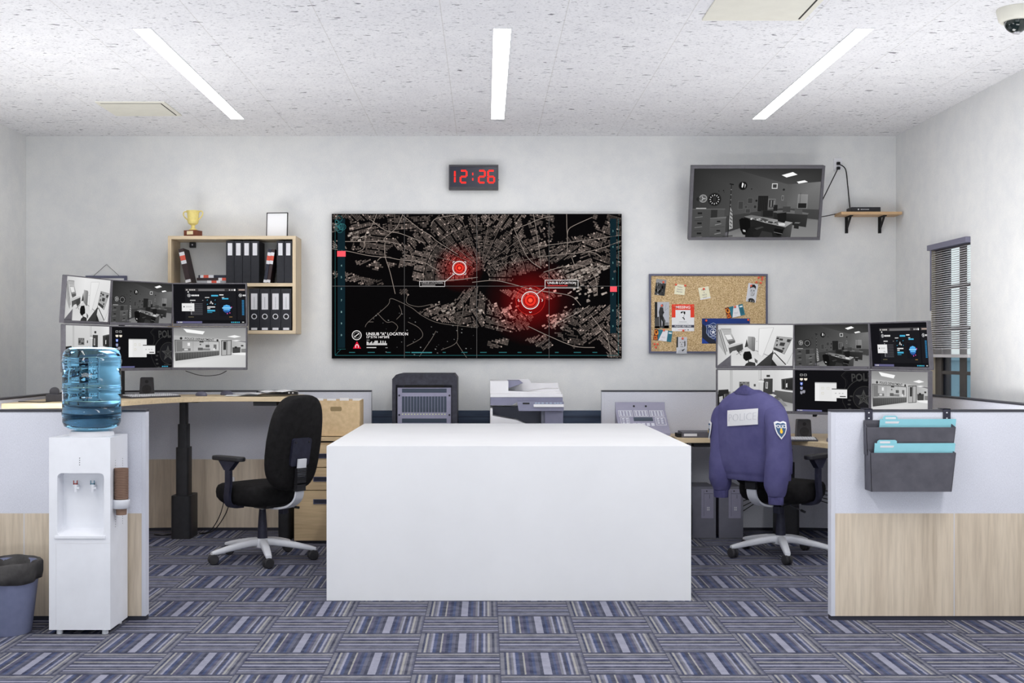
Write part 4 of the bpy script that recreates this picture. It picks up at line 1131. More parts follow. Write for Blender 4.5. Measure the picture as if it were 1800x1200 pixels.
def shield_on(s, ang, z0, w=.088, h=.112):
    pts, rr = sl[s]; P = smooth_path(pts, 6); Rr = [v.x for v in smooth_path([(r, 0, 0) for r in rr], 6)]
    def fn(x, y, o):
        z = z0+y
        i = min(range(len(P)), key=lambda q: abs(P[q].z-z)); j = i+1 if P[i].z > z and i+1 < len(P) else max(i-1, 0)
        t = (z-P[i].z)/(P[j].z-P[i].z) if abs(P[j].z-P[i].z) > 1e-6 else 0
        c = P[i]+(P[j]-P[i])*t; r = (Rr[i]+(Rr[j]-Rr[i])*t)*1.05+o
        th = ang+x/r
        return (c.x+r*math.cos(th), c.y+r*math.sin(th)*.9, z)
    def grid(k, o0, o1, mb, mat, name, parent):
        # shield cut into a fan strip so that it bends round the sleeve
        poly = [(x*w*k, y*h*k) for x, y in SH]; xs = sorted(set([p[0] for p in poly]+[(-.5+i/10)*w*k for i in range(11)]))
        def yr(x):
            ys = []
            for a, b in zip(poly, poly[1:]+poly[:1]):
                if a[0] != b[0] and min(a[0], b[0])-1e-9 <= x <= max(a[0], b[0])+1e-9: ys.append(a[1]+(b[1]-a[1])*(x-a[0])/(b[0]-a[0]))
            return min(ys), max(ys)
        v2 = []; f2 = []; NN = 6
        for x in xs:
            lo, hi = yr(x); v2 += [(x, lo+(hi-lo)*j/NN) for j in range(NN+1)]
        for i in range(len(xs)-1):
            for j in range(NN): a = i*(NN+1)+j; f2.append([a, a+NN+1, a+NN+2, a+1])
        return thick(v2, f2, fn, o0, o1, mb).build(name, mat, parent)
    sp = grid(1.0, .001, .006, MB(), M['patchwhite'], 'shoulder_patch', jk)
    grid(.80, .006, .0072, MB(), M['patchblue'], 'patch_shield', sp)
    v, f = text_geo('POLICE', .030, .86, .0008)
    thick([(x, y+.020) for x, y in v], f, fn, .0072, .0085, MB()).build('patch_lettering', M['patchwhite'], sp)
    v2 = [(.010*math.cos(i*PI/4), -.012+.013*math.sin(i*PI/4)) for i in range(8)]+[(.005,.008),(-.005,.008)]
    thick(v2, [list(range(8)), [1, 8, 9, 3]], fn, .0072, .0082, MB()).build('patch_emblem', M['patchyellow'], sp)
shield_on(1, math.atan2(-.71, .66), .935)
shield_on(-1, math.atan2(-.62, -.80), .905, .084, .12)

# ---------------------------------------------------------------- monitors
MW, MH = .578, .335
def monitor(label, c, rz, rx, pic, group):
    t = thing('monitor', label, 'monitor', c, (rx, 0, rz), group=group)
    w, h = MW/2, MH/2; e, ch = .008, .021
    MB().prism(rrect(MW, MH, .008, 3), -.012, .016, 'y').prism(rrect(.36, .22, .02, 3), .014, .034, 'y').build('housing', M['bezel'], t, smooth=30)
    m = MB(); y0, y1 = -.020, -.011
    m.box(-w, w, y0, y1, h-e, h); m.box(-w, w, y0, y1, -h, -h+ch); m.box(-w, -w+e, y0, y1, -h+ch, h-e); m.box(w-e, w, y0, y1, -h+ch, h-e)
    m.build('screen_frame', M['bezel'], t, bev=.0015)
    MB().lathe([(.0035, 0), (.003, .0016), (0, .0018)], 10, X=TR(w-.020, -.0195, -h+ch/2, rx=R(90))).build('power_button', M['black'], t)
    p = pic(MW-2*e, MH-e-ch)
    p.build('screen', M['picscreen'], t, loc=(0, -.0128, (ch-e)/2))
    return t
OFF = 'monitors of the left video wall'; OFR = 'monitors of the right video wall'
def array(side, cx, zc, grp, pole, zdesk, where):
    (r0, r1, r2) = cx
    top, bot = zc
    if side < 0: rows = ((pic_cell, pic_office, pic_dashboard), (pic_interview, pic_desktop, pic_reception))
    else: rows = ((pic_cell, pic_office, pic_dashboard), (pic_interview, pic_desktop, pic_reception))
    what = (('a bright cell camera view', 'a dark office camera view', 'a dark blue globe dashboard'), ('an interview room camera view', 'a star badge desktop', 'a police reception'))
    for j, z in enumerate((top, bot)):
        for i, (x, y, rz) in enumerate(cx):
            tilt = R(4.5) if j == 0 else 0
            monitor('monitor showing %s, %s row of the %s monitor wall' % (what[j][i], ('top', 'bottom')[j], where), (x, y, z), rz, tilt, rows[j][i], grp)
    st = thing('monitor_stand', 'black post stand holding the %s wall of six monitors' % where, 'monitor stand', (pole[0], pole[1], zdesk))
    MB().prism(rrect(.17, .16, .02, 3), 0, .012).build('base_plate', M['black'], st, bev=.002)
    MB().box(-.019, .019, -.019, .019, .012, top-zdesk+.10).build('post', M['black'], st)
    for z in (top, bot):
        for (x, y, rz) in cx:
            nx, ny = -math.sin(rz), math.cos(rz)     # backwards normal
            e = Vector((x+nx*.036-pole[0], y+ny*.036-pole[1], z-zdesk)); s = Vector((0, 0, z-zdesk))
            q = e+Vector((nx*.06, ny*.06, 0))
            MB().tube([s, q, e], .013, 8).build('arm', M['black'], st)
def chain(start, angs):
    x, y = start; out = []
    for a in angs:
        dx, dy = math.cos(R(a)), math.sin(R(a)); out.append((x+dx*MW/2, y+dy*MW/2, R(a))); x += dx*(MW+.010); y += dy*(MW+.010)
    return out
# left wall of monitors is chained from its right-hand edge towards the left
x, y = -1.853, 9.40; L3 = []
for a in (0, 54, 76):
    dx, dy = math.cos(R(a)), math.sin(R(a)); L3.append((x-dx*MW/2, y-dy*MW/2, R(a))); x -= dx*(MW+.010); y -= dy*(MW+.010)
L3.reverse()
array(-1, L3, (1.817, 1.475), OFF, (-2.86, 9.50), ZL, 'left')
array(1, chain((1.731, 9.05), (0, -38, -67)), (1.492, 1.153), OFR, (2.80, 9.36), ZR, 'right')
# ---------------------------------------------------------------- things on the left desk
def lay(name, label, cat, x, y, z, rz=0, group=None): return thing(name, label, cat, (x, y, z), (0, 0, rz), group)
def speaker(label, x, y, z, rz):
    t = lay('desktop_speaker', label, 'speaker', x, y, z, rz, 'desktop speakers')
    MB().prism([(-.058, 0), (.058, 0), (.050, .135), (.044, .142), (-.044, .142), (-.050, .135)], -.004, .095, 'y').build('cabinet', M['gear'], t, bev=.003)
    m = MB(); m.prism([(-.056, .002), (.056, .002), (.048, .134), (-.048, .134)], -.008, -.003, 'y'); f = m.build('baffle', M['gear'], t, bev=.002)
    for (z0, r, nm) in ((.048, .034, 'woofer'), (.108, .012, 'tweeter')):
        X = TR(0, -.008, z0, rx=R(90))
        MB().lathe([(r, 0), (r, .002), (r-.003, .002), (r-.003, .0005), (r*.4, .0), (0, .0008)], 28, X=X).build(nm, M['black'] if nm == 'tweeter' else M['caster'], t, smooth=30)
        MB().lathe([(r+.001, -.0005), (r+.001, .0008), (r-.001, .0022), (r-.002, .0006)], 28, X=X, caps=False).build(nm+'_ring', M['cable'], t)
    return t
speaker('dark grey desktop speaker on the left desk beside the monitor post', -2.685, 9.58, ZL, R(14))
def keyboard(label, x, y, z, rz, w=.44):
    t = lay('keyboard', label, 'keyboard', x, y, z, rz, 'computer keyboards')
    MB().prism([(-.07, 0), (.07, 0), (.07, .022), (-.07, .012)], -w/2, w/2, 'x').build('body', M['gear'], t, bev=.002)
    m = MB(); n = int(w/.0195)
    for j in range(5):
        for i in range(n):
            if j == 0 and 3 < i < 9: continue
            px, py = -w/2+.012+(i+.5)*(w-.024)/n, -.055+j*.026; pz = .012+(py+.07)/.14*.010
            m.prism(rrect(.0155, .019, .002, 1, px, py), pz-.001, pz+.006)
        if j == 0: px, py = -w/2+.012+6.5*(w-.024)/n, -.055; m.prism(rrect(.085, .019, .002, 1, px, py), .012, .018)
    m.build('keys', M['keycap'], t)
    return t
keyboard('grey keyboard with pale keys on the left desk, in front of its speaker', -2.52, 9.10, ZL, R(50))
keyboard('grey keyboard with pale keys on the left desk, behind the blue water bottle', -2.93, 8.72, ZL, R(74))
def mouse(label, x, y, z, rz):
    t = lay('computer_mouse', label, 'computer mouse', x, y, z, rz, 'computer mice')
    rings = [[(a*.031*k, b*.055*k, h) for a, b in [(math.cos(2*PI*i/22), math.sin(2*PI*i/22)) for i in range(22)]] for h, k in ((0,.96),(.006,1.0),(.018,.95),(.028,.78),(.034,.5),(.036,.2))]
    MB().loft(rings).build('shell', M['mouse'], t, smooth=60)
    MB().tube([(0, .034, .024), (0, .026, .034)], .005, 8).build('wheel', M['black'], t)
    return t
mouse('grey mouse on the left desk, next to the keyboard end', -2.215, 9.42, ZL, R(60))
mouse('grey mouse further right on the left desk, next to the loose papers', -2.055, 9.60, ZL, R(75))
def sheet(name, label, cat, x, y, z, rz, w, h, curl, mat, group, seed=0):
    rnd = random.Random(seed); m = MB(); n = 10; V = []; Fc = []
    for o in (.0, -.0012):
        for j in range(2):
            for i in range(n+1):
                u = i/n; V.append(((u-.5)*w, (j-.5)*h, .002+o+curl*abs(math.sin(PI*u*2+seed))*(.3+.7*u)))
    for i in range(n):
        Fc += [(i, i+1, n+2+i, n+1+i), (2*n+2+n+1+i, 2*n+2+n+2+i, 2*n+2+i+1, 2*n+2+i), (i+1, i, 2*n+2+i, 2*n+2+i+1), (n+1+i, n+2+i, 3*n+3+n+1+i-n-1+1, 3*n+3+i)]
    Fc += [(0, n+1, 3*n+3, 2*n+2), (n, 3*n+2, 4*n+3, 2*n+1)]
    o = m.add(V, Fc).build(name, mat, None, loc=(x, y, z), rot=(0, 0, rz))
    return tag(o, label, cat, group)
G = 'loose papers on the left desk'
sheet('paper_sheet', 'white paper sheet at the left end of the spread on the left desk', 'paper', -1.90, 9.46, ZL, R(8), .26, .30, .010, M['paper'], G, 1)
sheet('paper_sheet', 'curled white paper sheet in the middle of the spread on the left desk', 'paper', -1.76, 9.42, ZL+.016, R(-14), .28, .30, .014, M['label'], G, 2)
sheet('paper_sheet', 'white paper sheet at the right end of the spread, beside the chair back', 'paper', -1.62, 9.45, ZL+.032, R(20), .26, .32, .012, M['paper'], G, 3)
t = lay('power_strip', 'black socket bar lying along the back of the left desk', 'power strip', -1.67, 9.70, ZL)
MB().box(-.165, .165, -.022, .022, 0, .030).build('body', M['black'], t, bev=.003)
m = MB()
for i in range(9): m.cbox((-.14+i*.033, -.0225, .017), (.016, .003, .012))
m.build('sockets', M['cable'], t)
m = MB()
for u in (.098, .128): m.cbox((u, -.024, .016), (.014, .003, .013))
m.build('pale_switches', M['label'], t)
t = lay('desk_phone_dock', 'small dark grey dock with a round top on the far left of the desk', 'dock', -2.98, 8.40, ZL, R(10))
MB().box(-.065, .065, -.05, .05, 0, .05).build('base', M['gear'], t, bev=.004)
MB().lathe([(.028, -.02), (.031, -.017), (.031, .017), (.028, .02)], 24, X=TR(-.015, 0, .068, rx=R(90))).build('round_head', M['gear'], t, smooth=40)
MB().lathe([(.006, 0), (.006, .004)], 10, X=TR(.045, -.05, .02, rx=R(90))).build('dial', M['black'], t)
def cable(label, pts, r=.0035, n=6, name='cable', grp=None):
    P = [Vector(p) for p in pts]; o0 = P[0]
    o = MB().tube(smooth_path([p-o0 for p in P], n), r, 6).build(name, M['cable'], None, smooth=60, loc=o0)
    return tag(o, label, 'cable', grp)
cable('thin black cable looping on the far left end of the left desk', [(-3.20, 8.28, ZL+.004), (-3.08, 8.22, ZL+.004), (-3.00, 8.20, ZL+.004), (-2.98, 8.32, ZL+.004)], .003)
cable('thin black cable sagging below the reception monitor on the left wall', [(-2.34, 9.43, 1.300), (-2.25, 9.44, 1.270), (-2.17, 9.44, 1.262), (-2.08, 9.44, 1.272), (-2.02, 9.43, 1.300)], .003)
cable('left of two black cables hanging from the outlet under the left desk', [(-2.075, 9.785, .365), (-2.09, 9.72, .30), (-2.13, 9.70, .14), (-2.20, 9.66, .02), (-2.28, 9.62, .005)], .004, grp='outlet cables')
cable('right of two black cables hanging from the outlet under the left desk', [(-2.05, 9.785, .365), (-2.055, 9.72, .28), (-2.08, 9.70, .16), (-2.16, 9.62, .03), (-2.26, 9.57, .005)], .004, grp='outlet cables')
cable('black cable lying on the carpet beside the left desk leg', [(-2.62, 9.56, .006), (-2.54, 9.50, .006), (-2.50, 9.55, .006), (-2.44, 9.62, .006)], .004)
t = thing('wall_outlet', 'pale outlet plate on the divider under the left desk', 'outlet', (-2.07, 9.80, .385))
MB().box(-.036, .036, -.008, 0, -.05, .05).build('plate', M['outlet'], t, bev=.002)
MB().box(-.016, .016, -.018, -.007, -.028, .0).build('plug', M['black'], t, bev=.002)

# ---------------------------------------------------------------- things on and under the right desk
speaker('dark grey desktop speaker on the right desk behind the keyboard', 2.44, 9.24, ZR, R(-6))
keyboard('grey keyboard with pale keys on the right desk, half hidden by the jacket', 2.25, 8.98, ZR, R(-8), .42)
mouse('dark mouse on the right desk at the edge of the fabric divider', 2.54, 8.86, ZR, R(10))
t = lay('document_tray', 'flat dark grey tray with a white label on the right desk', 'tray', 1.66, 9.37, ZR)
MB().box(-.15, .15, -.10, .10, 0, .045).build('body', M['greytray'], t, bev=.003)
MB().box(-.135, -.035, -.1015, -.10, .012, .032).build('label', M['label'], t)
MB().box(-.18, -.15, -.06, .06, .004, .03).build('connector', M['cable'], t)
def tower(label, x):
    t = thing('computer_tower', label, 'computer', (x, 9.40, 0), group='computer towers under the right desk')
    MB().box(-.092, .092, 0, .36, .012, .396).build('case', M['pcgrey'], t, bev=.004)
    MB().box(-.095, .095, -.006, .004, .0, .40).build('front_bezel', M['pcgrey'], t, bev=.003)
    m = MB(); m.box(-.02, .075, -.009, -.005, .155, .382); m.build('drive_panel', M['console'], t, bev=.001)
    m = MB(); m.lathe([(.005, 0), (.005, .002)], 10, X=TR(.022, -.009, .367, rx=R(90))); m.box(.002, .070, -.0095, -.0085, .346, .348); m.box(.044, .046, -.0095, -.0085, .31, .34); m.box(.0, .0012, -.0095, -.0085, .17, .37)
    m.build('button_and_gaps', M['cable'], t)
    m = MB()
    for a in (.028, .040):
        for z in (.222, .238): m.cbox((a, -.0095, z), (.007, .003, .011))
    m.build('ports', M['label'], t)
    return t
tower('grey computer tower under the right desk, next to the white counter', 1.700)
tower('grey computer tower under the right desk, nearer the jacket chair', 1.912)
hub = Vector((2.33, 9.62, .40))
for k, (e, d) in enumerate((((2.05, 9.70, .36), 'highest'), ((2.05, 9.70, .31), 'second highest'), ((2.05, 9.70, .245), 'middle'), ((2.06, 9.72, .20), 'lower'), ((2.07, 9.74, .16), 'lowest'))):
    q = (hub+Vector(e))/2-Vector((0, 0, .02)); cable('%s thin black cable running from the computer towers under the right desk' % d, [e, q, hub-Vector((0, 0, .012*k))], .0035, grp='tower cables')
for k, (e, d) in enumerate((((2.95, 9.34, .37), 'highest'), ((2.95, 9.32, .32), 'second highest'), ((2.95, 9.30, .27), 'third highest'), ((2.95, 9.28, .22), 'lowest'))):
    s = hub+Vector((.06, -.04, -.01*k)); q = (s+Vector(e))/2-Vector((0, 0, .025)); cable('%s thin black cable running right from the right desk leg' % d, [s, q, e], .0035, grp='side cables')
t = thing('cable_outlet', 'black cable box on the fabric divider above the right desk', 'outlet', (2.69, 9.798, .955))
MB().box(-.036, .036, -.012, .004, -.032, .032).build('box', M['cable'], t, bev=.004)
MB().box(-.004, .034, -.016, -.010, -.038, -.024).build('pale_tag', M['label'], t)

# ---------------------------------------------------------------- drawer cabinets, archive box, console
def drawers(label, x0, x1, y=9.13):
    cx = (x0+x1)/2; hw = (x1-x0)/2
    t = thing('drawer_cabinet', label, 'drawer cabinet', (cx, y, 0), group='drawer cabinets')
    MB().box(-hw, hw, .02, .49, .02, .762).build('carcass', M['cabwood'], t)
    MB().box(-hw+.01, hw-.01, .03, .48, 0, .02).build('plinth', M['plinth'], t)
    MB().box(-hw-.004, hw+.004, -.004, .494, .775, .804).build('cabinet_top', M['cabwood'], t, bev=.003)
    MB().box(-hw+.004, hw-.004, .03, .48, .762, .775).build('shadow_gap', M['slot'], t)
    for z0, z1, hz in ((.578, .745, .663), (.405, .572, .488), (.022, .399, .318)):
        d = MB().box(-hw, hw, 0, .02, z0, z1).build('drawer', M['cabwood'], t, bev=.002)
        m = MB(); m.box(-.10, .10, -.006, .0, hz-.018, hz-.014); m.box(-.10, .10, -.006, .0, hz+.014, hz+.018); m.box(-.10, -.094, -.006, 0, hz-.014, hz+.014); m.box(.094, .10, -.006, 0, hz-.014, hz+.014)
        hd = m.build('drawer_handle', plain_handle, d)
        MB().box(-.094, .094, -.002, -.0005, hz-.014, hz+.014).build('handle_recess', M['navyplate'], d)
    return t
plain_handle = M['corkframe']
drawers('oak three drawer cabinet between the left chair back and the white counter', -1.445, -.955)
drawers('oak three drawer cabinet under the grey console, behind the counter', .955, 1.43, 9.285)
t = thing('archive_box', 'brown board archive box of files on the left drawer cabinet', 'box', (-1.185, 9.32, .804))
m = MB(); W, Dp, Hh, th = .46, .30, .275, .006
for a in ((-W/2, W/2, -Dp/2, -Dp/2+th, 0, Hh), (-W/2, W/2, Dp/2-th, Dp/2, 0, Hh), (-W/2, -W/2+th, -Dp/2+th, Dp/2-th, 0, Hh), (W/2-th, W/2, -Dp/2+th, Dp/2-th, 0, Hh), (-W/2, W/2, -Dp/2, Dp/2, 0, th)): m.box(*a)
m.build('carton', M['card'], t)
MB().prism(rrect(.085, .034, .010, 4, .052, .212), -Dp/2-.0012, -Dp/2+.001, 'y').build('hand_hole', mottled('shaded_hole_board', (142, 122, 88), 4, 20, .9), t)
for k, (x, lab) in enumerate(((-.17, 'leftmost'), (-.085, 'second from the left'), (.0, 'middle'), (.085, 'second from the right'), (.17, 'rightmost'))):
    f = thing('hanging_file', 'white tabbed file in the archive box, %s of the five tabs' % lab, 'file', (-1.185+x*.2, 9.22+.045*k, .812), group='files in the archive box')
    MB().box(-.17, .17, -.006, .006, 0, .255).build('card_sleeve', M['card'], f)
    MB().box(x*.9-.035, x*.9+.035, -.002, .002, .253, .276+.005*(k % 2)).build('tab', M['paper'], f)
# console
t = thing('control_console', 'grey sloped control console with rows of pale keys behind the counter', 'control console', (1.229, 9.45, .804))
hw = .197
MB().prism([(-.16, 0), (.16, 0), (.16, .246), (.145, .246), (.12, .182), (-.16, .02)], -hw, hw, 'x').build('housing', M['console'], t, bev=.003)
dv = Vector((0, .28, .162)).normalized(); nv = Vector((0, -.162, .28)).normalized(); base = Vector((0, -.16, .02)); Ls = Vector((0, .28, .162)).length
def cpt(u, v, o): p = base+dv*(v*Ls)+nv*o; return (u*hw, p.y, p.z)
def cq(mb, u0, u1, v0, v1, o0=-.001, o1=.003):
    mb.add([cpt(u0, v0, o0), cpt(u1, v0, o0), cpt(u1, v1, o0), cpt(u0, v1, o0), cpt(u0, v0, o1), cpt(u1, v0, o1), cpt(u1, v1, o1), cpt(u0, v1, o1)],
           [(0,3,2,1),(4,5,6,7),(0,1,5,4),(1,2,6,5),(2,3,7,6),(3,0,4,7)])
m = MB(); mo = MB()
for g in range(3):
    u0 = -.90+g*.625
    for a in ((u0, u0+.55, .72, .735), (u0, u0+.55, .975, .99), (u0, u0+.015, .735, .975), (u0+.535, u0+.55, .735, .975)): cq(mo, *a, o1=.0012)
    for i in range(4):
        for j in range(4): cq(m, u0+.05+i*.125, u0+.12+i*.125, .75+j*.056, .785+j*.056 if j else .79)
for u0, u1 in ((-.86, -.52), (.52, .92)):
    for a in ((u0, u1, .34, .355), (u0, u1, .66, .675), (u0, u0+.015, .355, .66), (u1-.015, u1, .355, .66)): cq(mo, *a, o1=.0012)
    for i in range(2):
        for j in range(3): cq(m, u0+.06+i*.15, u0+.15+i*.15, .40+j*.09, .45+j*.09)
for i in range(5): cq(m, -.40+i*.18, -.28+i*.18, .30, .42)
m.build('keys', M['consolekey'], t); mo.build('key_outlines', M['label'], t)
m = MB(); cq(m, -.34, .42, .52, .68, o1=.002); m.build('display', M['lcd'], t)
m = MB()
for u in (-.05, .045): m.lathe([(.008, -.001), (.008, .002), (0, .003)], 12, X=TR(u, .132, .214, rx=R(69)))
m.build('screw_holes', M['cable'], t)

# ---------------------------------------------------------------- server cabinet and copier
t = thing('server_cabinet', 'dark scuffed equipment cabinet with a grey slotted rack panel', 'server cabinet', (-.475, 9.45, 0))
hw = .254; out = [(-hw, 0), (hw, 0), (hw, 1.246), (hw-.024, 1.278), (-hw+.056, 1.278), (-hw+.03, 1.270), (-hw, 1.236)]
MB().prism(out, .05, .50, 'y').build('cabinet_body', M['server'], t)
m = MB(); m.prism([(-hw, 0), (-hw+.028, 0), (-hw+.028, 1.19), (-hw, 1.236)], 0, .05, 'y'); m.prism([(hw-.040, 0), (hw, 0), (hw, 1.246), (hw-.040, 1.19)], 0, .05, 'y')
m.prism([(-hw, 1.236), (-hw+.028, 1.19), (hw-.040, 1.19), (hw, 1.246), (hw-.024, 1.278), (-hw+.056, 1.278), (-hw+.03, 1.270)], 0, .05, 'y'); m.box(-hw+.028, hw-.04, 0, .05, 0, .10)
m.build('front_frame', M['server'], t)
rk = MB().box(-.213, .207, .022, .05, .885, 1.168).box(-.213, .207, .022, .05, .56, .86).box(-.213, .207, .022, .05, .2, .53).build('rack_panel', M['serverpanel'], t)
for z0 in (.885, .56):
    m = MB(); m.box(-.178, .172, .0205, .023, z0+.244, z0+.276); m.box(-.178, .172, .0205, .023, z0+.008, z0+.042)
    for i in range(15): u = -.178+i*.0235; m.box(u, u+.0195, .0205, .023, z0+.09, z0+.215)
    m.build('slots', M['serverdark'], rk)
    m = MB()
    for i in range(15): m.cbox((-.173+i*.0237, .0215, z0+.075), (.006, .003, .006))
    m.build('indicator_lights', M['led'], rk)
    m = MB()
    for u in (-.2, .194):
        for z in (.07, .222): m.lathe([(.008, 0), (.006, .004), (0, .0045)], 12, X=TR(u, .022, z0+z, rx=R(90)))
    m.build('rack_screws', M['navyplate'], rk, smooth=40)
MB().box(-.16, .15, .030, .05, 1.172, 1.186).build('dark_gap', M['slot'], t)
t = thing('copier', 'white and grey office copier with a document feeder behind the counter', 'copier', (.323, 9.40, 0))
hw = .285; Wp = 2*hw
def U(px): return (px/1800*150+850-853)*9.40/F-.323     # crop position to local x, at the copier's front
def Zc(py): return EYE-(py/1080*90+660-618)*9.40/F
MB().box(-hw, hw, .02, .50, 0, .80).box(-hw, -hw+.02, .02, .5, .8, 1.01).box(-hw, hw, .30, .5, .8, 1.01).build('body', M['mfpwhite'], t, bev=.004)
MB().prism([(U(150), Zc(840)), (U(400), Zc(890)), (U(700), Zc(940)), (U(900), Zc(1025)), (U(900), Zc(1100)), (U(150), Zc(1100))][::-1], .0, .28, 'y').build('output_tray', M['mfpwhite'], t, smooth=30)
MB().box(-hw+.02, U(1220), .28, .30, .78, 1.01).build('tray_recess', M['mfpdark'], t)
MB().box(U(1290), U(1680), .0, .30, .55, Zc(750)).build('side_block', M['mfpgrey'], t, bev=.003)
MB().box(U(1222), U(1290), .02, .30, .55, Zc(745)).build('inner_column', M['mfpdark'], t)
MB().prism([(U(145), Zc(625)), (U(600), Zc(625)), (U(700), Zc(560)), (U(1668), Zc(560)), (U(1668), Zc(460)), (U(145), Zc(460))], .0, .48, 'y').build('scanner_band', M['mfpgrey'], t)
cp = MB().prism([(U(705), Zc(545)), (U(735), Zc(742)), (U(1685), Zc(742)), (U(1685), Zc(545))], -.05, .02, 'y').build('control_panel', M['mfpgrey'], t, bev=.003)
MB().box(U(820), U(965), -.053, -.049, Zc(597), Zc(565)).build('display', M['cable'], cp)
MB().box(U(1050), U(1682), -.066, -.049, Zc(655), Zc(598)).build('panel_lip', M['mfpwhite'], cp, bev=.002)
m = MB()
for u in (1100, 1160, 1240, 1330, 1410, 1500, 1560, 1620): m.box(U(u-22), U(u+22), -.053, -.049, Zc(588), Zc(560))
m.build('panel_buttons', plain('copier_key_blue_grey', (150, 164, 184)), cp)
MB().box(-hw, U(1672), .0, .46, Zc(458), Zc(380)).build('scanner_lid', M['mfpwhite'], t, bev=.004)
MB().prism([(U(135), Zc(382)), (U(1640), Zc(382)), (U(1640), Zc(345)), (U(960), Zc(345)), (U(525), Zc(325)), (U(525), Zc(112)), (U(135), Zc(112))], .03, .42, 'y').build('document_feeder', M['mfpwhite'], t, bev=.003)
MB().prism([(U(525), Zc(350)), (U(1640), Zc(350)), (U(1640), Zc(180)), (U(1050), Zc(180)), (U(985), Zc(95)), (U(525), Zc(100))], .36, .44, 'y').build('feeder_guide', M['mfpwhite'], t, bev=.003)
MB().prism([(U(525), Zc(275)), (U(840), Zc(160)), (U(780), Zc(112)), (U(515), Zc(108))], .06, .36, 'y').build('feeder_flap', M['mfpgrey'], t)
MB().prism([(U(960), Zc(345)), (U(1640), Zc(345)), (U(1610), Zc(285)), (U(1320), Zc(290))], .10, .36, 'y').build('paper_rest', M['mfpwhite'], t)
# ---------------------------------------------------------------- back wall
t = thing('map_display', 'large dark video wall with a night city map and red targets', 'display', (-.07, YB, 2.0)); 
d = 10.0; x0, x1 = (583-CX)*d/F, (1093-CX)*d/F; z1, z0 = EYE-(375.5-CY)*d/F, EYE-(630-CY)*d/F
t.location = ((x0+x1)/2, d, (z0+z1)/2); w, h = (x1-x0)/2, (z1-z0)/2
MB().box(-w, w, .002, .0498, -h, h).build('housing', M['black'], t, bev=.003)
pic_map(2*w-.006, 2*h-.006).build('screen', M['picscreen'], t)
# clock
d = 9.985; a = at(789, 333, d); b = at(876, 289.5, d)
t = thing('wall_clock', 'black digital wall clock with red numerals above the map', 'clock', ((a.x+b.x)/2, d, (a.z+b.z)/2)); w, h = (b.x-a.x)/2, (b.z-a.z)/2
MB().box(-w, w, .004, .062, -h, h).build('case', M['gear'], t, bev=.003)
m = MB(); m.box(-w, w, -.004, .006, h-.016, h); m.box(-w, w, -.004, .006, -h, -h+.022); m.box(-w, -w+.010, -.004, .006, -h+.022, h-.016); m.box(w-.010, w, -.004, .006, -h+.022, h-.016)
m.build('rim', M['gear'], t)
MB().box(-w+.010, w-.010, .001, .004, -h+.022, h-.016).build('face', M['clockface'], t)
SEG = {'1': 'bc', '2': 'abged', '6': 'afgecd'}
def digit(ch, cx, cz, W, H):
    e = .014; m = MB()
    pos = {'a': ((-W/2, H/2), (W/2, H/2)), 'b': ((W/2, H/2), (W/2, 0)), 'c': ((W/2, 0), (W/2, -H/2)), 'd': ((-W/2, -H/2), (W/2, -H/2)), 'e': ((-W/2, 0), (-W/2, -H/2)), 'f': ((-W/2, H/2), (-W/2, 0)), 'g': ((-W/2, 0), (W/2, 0))}
    for k in SEG[ch]:
        (ax, az), (bx, bz) = pos[k]; g = .0035
        if ax == bx: m.box(cx+ax-e/2, cx+ax+e/2, -.002, .002, cz+min(az, bz)+g, cz+max(az, bz)-g)
        else: m.box(cx+ax+g, cx+bx-g, -.002, .002, cz+az-e/2, cz+az+e/2)
    m.build('numeral', M['ledred'], t)
cz = .004
digit('1', -.188+.003, cz, .06, .098); digit('2', -.083, cz, .050, .098); digit('2', .068, cz, .050, .098); digit('6', .145, cz, .050, .098)
m = MB()
for z in (-.022, .022): m.box(-.012, -.002, -.002, .002, cz+z-.010, cz+z+.010)
m.build('colon', M['ledred'], t)
MB().lathe([(.003, 0), (.003, .006)], 8, X=TR(w, .02, -.02, ry=R(90))).build('side_button', M['cable'], t)

# television, leaning forward on its bracket
tl, bl_ = at(1215, 291, 9.70), at(1209, 421.5, 9.86)
tr_ = at(1450, 291, 9.70); c = (tl+at(1441, 421.5, 9.86))/2
Wt = tr_.x-tl.x; Ht = (tl-bl_).length; pitch = math.atan2(bl_.y-tl.y, tl.z-bl_.z)
t = thing('television', 'wall television tilted forward, showing a dark office camera view', 'television', c, (pitch, 0, 0)); w, h = Wt/2, Ht/2
MB().box(-w, w, .004, .05, -h, h).box(-w*.6, w*.6, .05, .075, -h*.6, h*.6).build('housing', M['tvframe'], t, bev=.004)
m = MB(); e = .023
m.box(-w, w, -.012, .006, h-e, h); m.box(-w, w, -.012, .006, -h, -h+e); m.box(-w, -w+e, -.012, .006, -h+e, h-e); m.box(w-e, w, -.012, .006, -h+e, h-e)
m.build('screen_frame', M['tvframe'], t, bev=.002)
pic_office(2*(w-e), 2*(h-e)).build('screen', M['picscreen'], t, loc=(0, .0035, 0))
mt = thing('tv_mount', 'dark bracket holding the tilted television to the back wall', 'bracket', (c.x, YB, c.z))
MB().box(-.16, .16, -.012, 0, -.12, .12).box(-.14, -.10, -.17, -.012, -.03, .03).box(.10, .14, -.17, -.012, -.03, .03).build('wall_plate', M['black'], mt)

